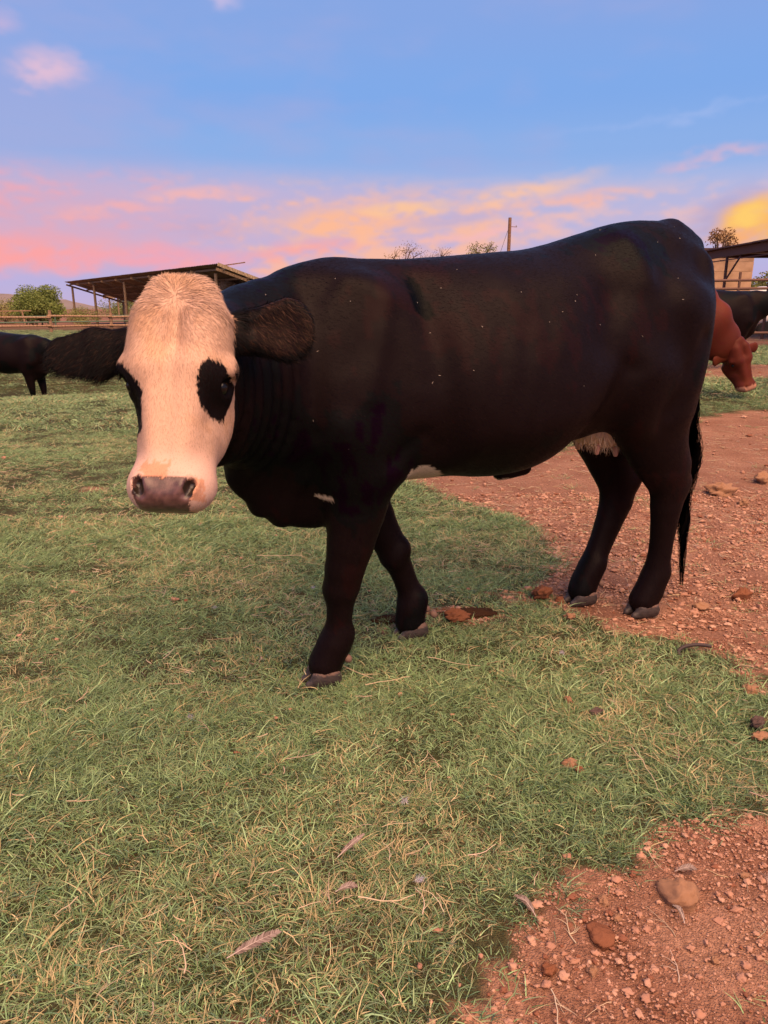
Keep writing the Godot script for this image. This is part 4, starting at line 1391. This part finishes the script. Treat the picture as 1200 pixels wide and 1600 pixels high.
func make_background() -> void:
	# far ridge
	var V := PackedVector3Array(); var C := PackedColorArray(); var I := PackedInt32Array()
	var cols := 70
	for j in 7:
		for i in cols:
			var x := -1500.0 + i * 18.0
			var prof := 62.0 * ss(-560.0, -1300.0, x) + 14.0 * ss(-500.0, -620.0, x) + 9.0 * N1.get_noise_2d(x * 0.02, 3.0) * ss(-480.0, -700.0, x) + 10.0 * ss(-530.0, -700.0, x)
			var t := j / 6.0
			V.append(Vector3(x + 14.0 * N1.get_noise_2d(x * 0.03, j * 2.0), -2.0 + prof * sin(t * PI * 0.5) * (1.0 + 0.12 * N2.get_noise_2d(x * 0.03, j * 1.7)), -1150.0 - t * 330.0))
			C.append(Color(0.25, 0.20, 0.185).lerp(Color(0.19, 0.16, 0.14), clampf(0.5 + N2.get_noise_2d(x * 0.05, j * 3.0), 0, 1)))
	for j in 6:
		for i in cols - 1:
			var p := j * cols + i
			I.append_array([p, p + cols, p + 1, p + 1, p + cols, p + cols + 1])
	var st := SurfaceTool.new()
	st.create_from_arrays(_arrays(V, C, I))
	st.generate_normals()
	var hill := MeshInstance3D.new()
	hill.mesh = st.commit()
	hill.material_override = vmat(1.0, 0.1)
	tag(top(hill, "hills"), "low mauve desert ridge on the far horizon", "hills", "", "structure")

	tree("shrub_tree", "rounded green tree behind the wooden rail fence", "tree", Vector3(-24.8, 0, -55), 2.8, 2.15, 0.25, 0.12, 16000, Color(0.13, 0.18, 0.045), Color(0.25, 0.29, 0.08), 11, 30)
	tree("shrub", "low olive shrub beside the pole rack at the fence", "shrub", Vector3(-30.0, 0, -60), 1.75, 2.2, 0.15, 0.11, 4000, Color(0.20, 0.20, 0.06), Color(0.34, 0.29, 0.10), 12, 10)
	tree("shrub", "pale low shrub right of the rounded green tree", "shrub", Vector3(-22.2, 0, -56), 1.05, 1.6, 0.12, 0.09, 2600, Color(0.22, 0.23, 0.07), Color(0.30, 0.30, 0.12), 19, 9)
	tree("tree", "distant green tree under the low shed roof", "tree", Vector3(-34.0, 0, -100), 2.6, 3.2, 0.4, 0.17, 4500, Color(0.15, 0.18, 0.06), Color(0.24, 0.26, 0.09), 13, 12)
	tree("bare_tree", "sparse twiggy treetop behind the middle of the back", "tree", Vector3(1.5, 0, -60), 6.1, 2.2, 3.2, 0.10, 900, Color(0.20, 0.15, 0.08), Color(0.30, 0.22, 0.12), 14, 12)
	tree("bare_tree", "faint bare treetop left of the leafy one by the pole", "tree", Vector3(4.4, 0, -62), 6.0, 2.3, 3.0, 0.09, 500, Color(0.25, 0.19, 0.14), Color(0.33, 0.25, 0.2), 18, 12)
	tree("tree", "small leafy treetop beside the utility pole", "tree", Vector3(6.9, 0, -56), 6.1, 1.5, 3.4, 0.13, 1300, Color(0.14, 0.15, 0.05), Color(0.25, 0.23, 0.09), 15, 10)
	tree("tree", "reddish loose treetop above the dark shed roof", "tree", Vector3(19.6, 0, -45.5), 5.8, 1.25, 3.4, 0.12, 1100, Color(0.19, 0.11, 0.05), Color(0.30, 0.17, 0.07), 16, 10)
	tree("tree", "grey green treetop touching the cow's rump", "tree", Vector3(18.7, 0, -46.5), 5.4, 0.7, 3.2, 0.12, 600, Color(0.13, 0.13, 0.09), Color(0.2, 0.19, 0.13), 17, 8)
	tree("tree", "broad green tree beyond the dark shed posts", "tree", Vector3(31.8, 0, -62), 4.3, 3.8, 0.4, 0.22, 12000, Color(0.12, 0.14, 0.04), Color(0.22, 0.22, 0.07), 20, 14)

	# utility pole
	var pole := base("utility_pole", Vector3(7.2, 0, -45))
	tag(pole, "weathered wooden utility pole rising behind the cow's back", "pole")
	var mp := wood_mat(lin(0.36, 0.21, 0.13), 201)
	pipe("shaft", Vector3.ZERO, Vector3(0, 6.2, 0), 0.12, 0.09, mp, pole, 12)
	bar("crossarm", Vector3(0.0, 5.72, 0), Vector3(0.42, 5.70, 0), 0.03, 0.03, mp, pole)
	pipe("insulator", Vector3(0.38, 5.71, 0), Vector3(0.38, 5.78, 0), 0.03, 0.03, mat(lin(0.3, 0.3, 0.32), 0.3), pole)
	pipe("guy_wire", Vector3(-0.1, 5.5, 0), Vector3(-1.9, 0.0, 0.3), 0.012, 0.012, mat(lin(0.1, 0.1, 0.1), 0.5), pole, 5)

	# open shed with the lean-to roof
	var mw := wood_mat(lin(0.44, 0.31, 0.20), 202)
	var mroof := mat(lin(0.42, 0.35, 0.27), 0.6, 0.4)
	mroof.metallic = 0.3
	mroof.albedo_texture = noise_tex(0.01, Color(0.55, 0.45, 0.38), Color(1, 1, 1), 203, 4, 256)
	triplanar(mroof, 0.6)
	var A := Vector3(-7.92, 3.2, -38.1)
	var along := Vector3(-18.05, 0, -25.4)
	var back := Vector3(0.815, -0.31, -0.58)
	var shed := base("open_shed", Vector3.ZERO)
	tag(shed, "long open shed with a lean-to metal roof on wooden posts", "shed")
	var L := along.length()
	var al := along.normalized()
	for k in 24:
		# one corrugated sheet each
		var a0 := A + al * (L / 24.0) * k
		var sheet := SurfaceTool.new()
		sheet.begin(Mesh.PRIMITIVE_TRIANGLES)
		var w := L / 24.0 * 1.02
		for s in 12:
			for q in [[s, 0.0], [s + 1, 0.0], [s, 4.6], [s + 1, 0.0], [s + 1, 4.6], [s, 4.6]]:
				var pnt: Vector3 = a0 + al * (w * q[0] / 12.0) + back * (q[1] - 0.35)
				pnt.y += 0.018 * cos(q[0] * PI) + 0.004 * (k % 2)
				sheet.add_vertex(pnt)
		sheet.generate_normals()
		part("roof_sheet", sheet.commit(), mroof, shed)
	for k in 4:
		var o := back * (0.05 + k * 1.3) + Vector3(0, -0.10, 0)
		bar("purlin", A + o - al * 0.25, A + o + along, 0.06, 0.10, mw, shed)
	for k in 10:
		var o := al * (L / 9.0 * k * 0.985 + 0.15) + Vector3(0, -0.22, 0)
		bar("rafter", A + o - back * 0.3, A + o + back * 4.2, 0.07, 0.13, mw, shed)
	bar("barge_board", A - al * 0.30 - back * 0.4 + Vector3(0, -0.05, 0), A - al * 0.30 + back * 4.4 + Vector3(0, -0.05, 0), 0.05, 0.16, wood_mat(lin(0.55, 0.42, 0.27), 205), shed)
	for t in [0.03, 0.27, 0.52, 0.761, 0.97]:
		var f: Vector3 = A + along * t
		pipe("post", Vector3(f.x, -0.1, f.z), Vector3(f.x, 2.9, f.z), 0.10, 0.085, mw, shed)
		var b: Vector3 = f + back * 4.0
		pipe("post", Vector3(b.x, -0.1, b.z), Vector3(b.x, 1.75, b.z), 0.10, 0.09, mw, shed)
	bar("pole_end", A + Vector3(-0.2, 0.02, -0.2), A + Vector3(1.05, 0.2, -0.3), 0.05, 0.05, mp, shed)
	# round bales stored under it
	var hay := mat(lin(0.52, 0.36, 0.22), 0.95, 0.15)
	hay.normal_enabled = true
	hay.normal_texture = normal_tex(0.12, 207, 12.0)
	hay.albedo_texture = noise_tex(0.08, Color(0.6, 0.5, 0.42), Color(1, 1, 1), 208, 4, 256)
	triplanar(hay, 1.0)
	for s in [[-7.2, 0.75, -40.0, "lower round hay bale at the near end of the shed"], [-8.6, 0.75, -41.5, "lower round hay bale deeper inside the shed"], [-6.95, 2.0, -40.1, "top round hay bale under the shed's barge board"], [-8.35, 2.05, -41.2, "top round hay bale beside the face, under the rafters"]]:
		var o := MeshInstance3D.new()
		o.mesh = stone_mesh(int(s[0] * 100 + 2000), 14, 0.03)
		o.material_override = hay
		top(o, "hay_bale", Vector3(s[0], s[1] - 0.07, s[2]))
		o.transform.basis = Basis.from_scale(Vector3(0.78, 0.72, 0.7))
		tag(o, s[3], "hay bale", "round hay bales in the open shed")
	# lower roof farther back
	var low := base("low_shed", Vector3(0, 0, 0))
	tag(low, "low flat roofed shelter far behind the long open shed", "shed")
	bar("roof", Vector3(-32.6, 2.60, -91), Vector3(-24, 2.75, -91), 4.0, 0.14, mroof, low)
	bar("fascia", Vector3(-32.6, 2.45, -88.9), Vector3(-24, 2.60, -88.9), 0.06, 0.26, mw, low)
	for x in [-32.0, -31.0, -28.0, -25.0]:
		pipe("post", Vector3(x, -0.1, -89.2), Vector3(x, 2.5, -89.2), 0.10, 0.09, mw, low)

	# rail fence
	var mf := wood_mat(lin(0.52, 0.33, 0.21), 209)
	var fence := base("rail_fence", Vector3.ZERO)
	tag(fence, "weathered wooden rail fence crossing behind the left cow", "fence")
	var fa := Vector3(-23.5, 0, -38.5)
	var fb := Vector3(-9.0, 0, -43.0)
	R.seed = 31
	var prev := fa
	for k in 6:
		var f: Vector3 = fa.lerp(fb, k / 5.0)
		pipe("post", f + Vector3(0, -0.1, 0), f + Vector3(R.randf_range(-0.12, 0.05), R.randf_range(0.95, 1.15), 0), 0.09, 0.08, mf, fence)
		if k > 0:
			for y in [0.30, 0.78]:
				pipe("rail", prev + Vector3(-0.1, y + R.randf_range(-0.06, 0.06), 0.1), f + Vector3(0.1, y + R.randf_range(-0.06, 0.06), 0.1), 0.06, 0.05, mf, fence)
		prev = f
	var gf := base("pipe_fence", Vector3.ZERO)
	tag(gf, "green painted pipe fence behind the wooden rails", "fence")
	var mg := mat(lin(0.10, 0.16, 0.10), 0.5, 0.4)
	for y in [0.32, 0.66]:
		pipe("rail", Vector3(-27, y, -46), Vector3(-14.5, y + 0.12, -50), 0.04, 0.04, mg, gf)
	for k in 5:
		var f := Vector3(-27, 0, -46).lerp(Vector3(-14.5, 0, -50), k / 4.0)
		pipe("post", f + Vector3(0, -0.1, 0), f + Vector3(0, 0.85, 0), 0.04, 0.04, mg, gf)
	var rack := base("pole_rack", Vector3.ZERO)
	tag(rack, "rough pole rack with canes before the olive shrub", "rack")
	bar("rail", Vector3(-29.5, 0.98, -51), Vector3(-23.6, 1.06, -51), 0.07, 0.07, mf, rack)
	for x in [-29.0, -27.2, -26.0, -24.2]:
		pipe("post", Vector3(x + 0.15, -0.1, -51), Vector3(x, 1.0, -51), 0.06, 0.05, mf, rack)

	# dark steel shed
	var ms := mat(lin(0.075, 0.038, 0.032), 0.65, 0.4)
	var dark := base("steel_shed", Vector3.ZERO)
	tag(dark, "dark steel framed open shed behind the cow's rump", "shed")
	bar("edge_beam", Vector3(11.0, 2.92, -27.4), Vector3(11.0, 2.92, -9.5), 0.10, 0.24, ms, dark)
	for k in 12:
		bar("roof_sheet", Vector3(14.0, 3.07 + 0.006 * (k % 2), -27.4 + k * 1.5), Vector3(14.0, 3.07 + 0.006 * (k % 2), -25.9 + k * 1.5 + 0.02), 6.4, 0.04, ms, dark)
	for k in 7:
		bar("rafter", Vector3(11.1, 2.96, -27 + k * 2.8), Vector3(17, 2.96, -27 + k * 2.8), 0.08, 0.14, ms, dark)
	bar("truss_rod", Vector3(11.0, 2.70, -27.4), Vector3(11.0, 2.70, -9.5), 0.03, 0.03, ms, dark)
	for z in [-24.9, -22.0, -17.0, -12.0]:
		pipe("post", Vector3(11.0, 0.1, z), Vector3(11.0, 2.80, z), 0.045, 0.045, ms, dark)
		bar("brace", Vector3(11.0, 2.05, z), Vector3(11.0, 2.78, z + 0.95), 0.035, 0.05, ms, dark)
	for z in [-24.9, -17.0]:
		pipe("post", Vector3(16.8, 0.1, z), Vector3(16.8, 3.1, z), 0.06, 0.06, ms, dark)
	# pipe corral
	var corral := base("corral_fence", Vector3.ZERO)
	tag(corral, "rusty pipe corral fence behind the red cow", "fence")
	var mrust := mat(lin(0.16, 0.085, 0.06), 0.7, 0.35)
	var ca := Vector3(5.5, 0.3, -18.6)
	var cb := Vector3(14.0, 0.3, -17.0)
	for y in [0.35, 0.80, 1.15, 1.36, 1.55]:
		pipe("rail", ca + Vector3(0, y - 0.04, 0), cb + Vector3(0, y + 0.04, 0), 0.032, 0.032, mrust, corral)
	for k in 10:
		var f := ca.lerp(cb, k / 9.0)
		pipe("post", f + Vector3(0, -0.3, 0), f + Vector3(0, 1.72 + 0.12 * (k % 3), 0), 0.03, 0.03, mrust, corral)
	# tan building: courses of boards
	var bld := base("tan_building", Vector3.ZERO)
	tag(bld, "tan building with horizontal board courses beyond the steel shed", "building")
	var mtan := mat(lin(0.58, 0.38, 0.235), 0.9, 0.2)
	mtan.albedo_texture = noise_tex(0.015, Color(0.82, 0.8, 0.78), Color(1, 1, 1), 211, 4, 256)
	triplanar(mtan, 0.4)
	for k in 9:
		var y := 0.18 + k * 0.37
		part("wall_board", box(6.2, 0.362, 0.04 + 0.006 * (k % 2)), mtan, bld, Vector3(11.16, y, -30.0))
		part("wall_board", box(0.04 + 0.006 * (k % 2), 0.362, 5.0), mtan, bld, Vector3(14.28, y, -32.5))
	part("wall_core", box(6.16, 3.3, 4.9), mat(lin(0.30, 0.2, 0.13), 0.95), bld, Vector3(11.16, 1.65, -32.5))
	part("roof", box(6.6, 0.10, 5.4), ms, bld, Vector3(11.16, 3.38, -32.5))
	# white van
	var van := base("van", Vector3(16.6, 0.0, -30.6))
	tag(van, "white van parked beside the tan building, roof showing", "van")
	var F := Field.new(Vector3(-2.7, 0.0, -1.2), Vector3(2.7, 2.4, 1.2), 0.08)
	F.add(Vector3(-1.7, 0.85, 0), Vector3(1.9, 0.8, 0), 0.92, 0.5, 0.9, 0.42, Vector3(0, 0, 1), 0.1)
	F.add(Vector3(-1.6, 1.5, 0), Vector3(0.6, 1.5, 0), 0.85, 0.55, 0.8, 0.52, Vector3(0, 0, 1), 0.15)
	var vn := F.net(2)
	finish(vn)
	part("body", net_mesh(vn), mat(lin(0.75, 0.72, 0.68), 0.3, 0.5), van)
	var glass := mat(lin(0.02, 0.02, 0.025), 0.08, 0.5)
	part("windscreen", box(0.05, 0.5, 1.3), glass, van, Vector3(1.08, 1.5, 0)).rotation.z = 0.35
	for sd in [-1.0, 1.0]:
		part("side_window", box(1.3, 0.42, 0.04), glass, van, Vector3(-0.3, 1.6, sd * 0.83))
		for x in [-1.6, 1.5]:
			var wh := pipe("wheel", Vector3(x, 0.36, sd * 0.72), Vector3(x, 0.36, sd * 0.95), 0.36, 0.36, mat(lin(0.02, 0.02, 0.02), 0.8), van, 20)
			wh.set_meta("label", "black wheel of the van")

func make_herd() -> void:
	var red := func(p: Vector3, head: bool, q: Vector3) -> Color:
		var n := N2.get_noise_3d(p.x * 3.0, p.y * 3.0, p.z * 3.0)
		var c := Color(0.13, 0.032, 0.019).lerp(Color(0.075, 0.018, 0.012), clampf(0.5 + n, 0, 1))
		if head and q.y < -0.27: c = Color(0.36, 0.18, 0.12)
		return c
	var black := func(p: Vector3, _h: bool, _q: Vector3) -> Color:
		var n := N2.get_noise_3d(p.x * 3.0, p.y * 3.0, p.z * 3.0)
		return Color(0.006, 0.005, 0.006).lerp(Color(0.011, 0.008, 0.008), clampf(0.5 + n, 0, 1))
	# red cow grazing
	var X := cow_frame(Vector3(1.72, 0.17, -7.98), Vector3(0.95, 0, 0.3))
	var o := Vector3(0.28, 0.12, 0.95).normalized()
	var up := Vector3(-0.30, 0.92, -0.10)
	up = (up - o * up.dot(o)).normalized()
	var ib := X.basis.inverse()
	var hx := Transform3D(ib * Basis(up.cross(o), up, o), ib * (Vector3(3.55, 0.73, -7.35) - X.origin))
	var nape := hx * Vector3(0, 0.06, -0.2)
	other_cow("red brown cow grazing with its head down by the rump", X, [[Vector3(1.36, 0.98, 0), 0.19, 0.29], [Vector3(1.56, 0.86, 0.03), 0.15, 0.25], [Vector3(1.56, 0.86, 0.03).lerp(nape, 0.6), 0.13, 0.19], [nape, 0.10, 0.12]], hx, red, 1.0)
	# black cow behind it
	X = cow_frame(Vector3(3.95, 0.30, -10.9), Vector3(1.0, 0, 0.08))
	hx = Transform3D(Basis(Vector3(0.1, 0, -1).normalized(), Vector3(-0.55, 0.83, 0).normalized(), Vector3.ZERO), Vector3(2.05, 1.32, 0))
	hx.basis.z = hx.basis.x.cross(hx.basis.y).normalized()
	hx.basis.y = hx.basis.z.cross(hx.basis.x)
	nape = hx * Vector3(0, 0.03, -0.2)
	other_cow("black cow standing behind the red cow, chest and neck showing", X, [[Vector3(1.36, 1.02, 0), 0.19, 0.29], [Vector3(1.6, 1.12, 0), 0.14, 0.22], [nape, 0.105, 0.14]], hx, black, 0.845)
	# black cow on the other side
	X = cow_frame(Vector3(-7.06, ground_y(-6.4, -12.7) - 0.02, -12.9), Vector3(0.97, 0, 0.24))
	hx.origin = Vector3(2.02, 1.12, 0)
	nape = hx * Vector3(0, 0.03, -0.2)
	other_cow("black cow standing beyond the white faced cow's drooping ear", X, [[Vector3(1.36, 1.02, 0), 0.19, 0.29], [Vector3(1.6, 1.05, 0), 0.14, 0.22], [nape, 0.105, 0.14]], hx, black, 0.92)

func _ready() -> void:
	R.seed = 1
	N1.seed = 4; N1.frequency = 0.35; N1.fractal_octaves = 4
	N2.seed = 9; N2.frequency = 0.5; N2.fractal_octaves = 3
	N3.seed = 17; N3.frequency = 0.5; N3.fractal_octaves = 3
	var cam := Camera3D.new()
	cam.name = "camera"
	cam.fov = 69.649
	cam.near = 0.05
	cam.far = 6000.0
	add_child(cam)
	cam.position = Vector3(0, 1.2, 0)
	cam.rotation_degrees = Vector3(-15.457, 0, 0)
	var env := make_sky()
	env.tonemap_exposure = 1.36
	env.background_energy_multiplier = 0.735
	var we := WorldEnvironment.new()
	we.name = "environment"
	we.environment = env
	add_child(we)
	var sun := DirectionalLight3D.new()
	sun.name = "sun"
	sun.light_energy = 1.6
	sun.light_color = Color(1.0, 0.80, 0.62)
	sun.light_angular_distance = 65.0
	sun.shadow_enabled = true
	sun.rotation_degrees = Vector3(-58, 20, 0)
	add_child(sun)
	m_coat = coat_material()
	m_hoof = vmat(0.55, 0.4)
	m_dew = mat(lin(0.20, 0.12, 0.09), 0.6, 0.3)
	m_hair = vmat(0.6, 0.2)
	m_face_hair = vmat(0.75, 0.25)
	m_eye = mat(lin(0.008, 0.006, 0.005), 0.22, 0.4)
	var T := Time.get_ticks_msec()
	make_ground()
	make_background()
	print("background ", Time.get_ticks_msec() - T)
	claw = claw_mesh()
	main_cow()
	make_herd()
	print("cattle ", Time.get_ticks_msec() - T)
	make_grass()
	make_clods()
	make_straw()
	print("grass ", Time.get_ticks_msec() - T)
	make_litter()
	print("all ", Time.get_ticks_msec() - T)
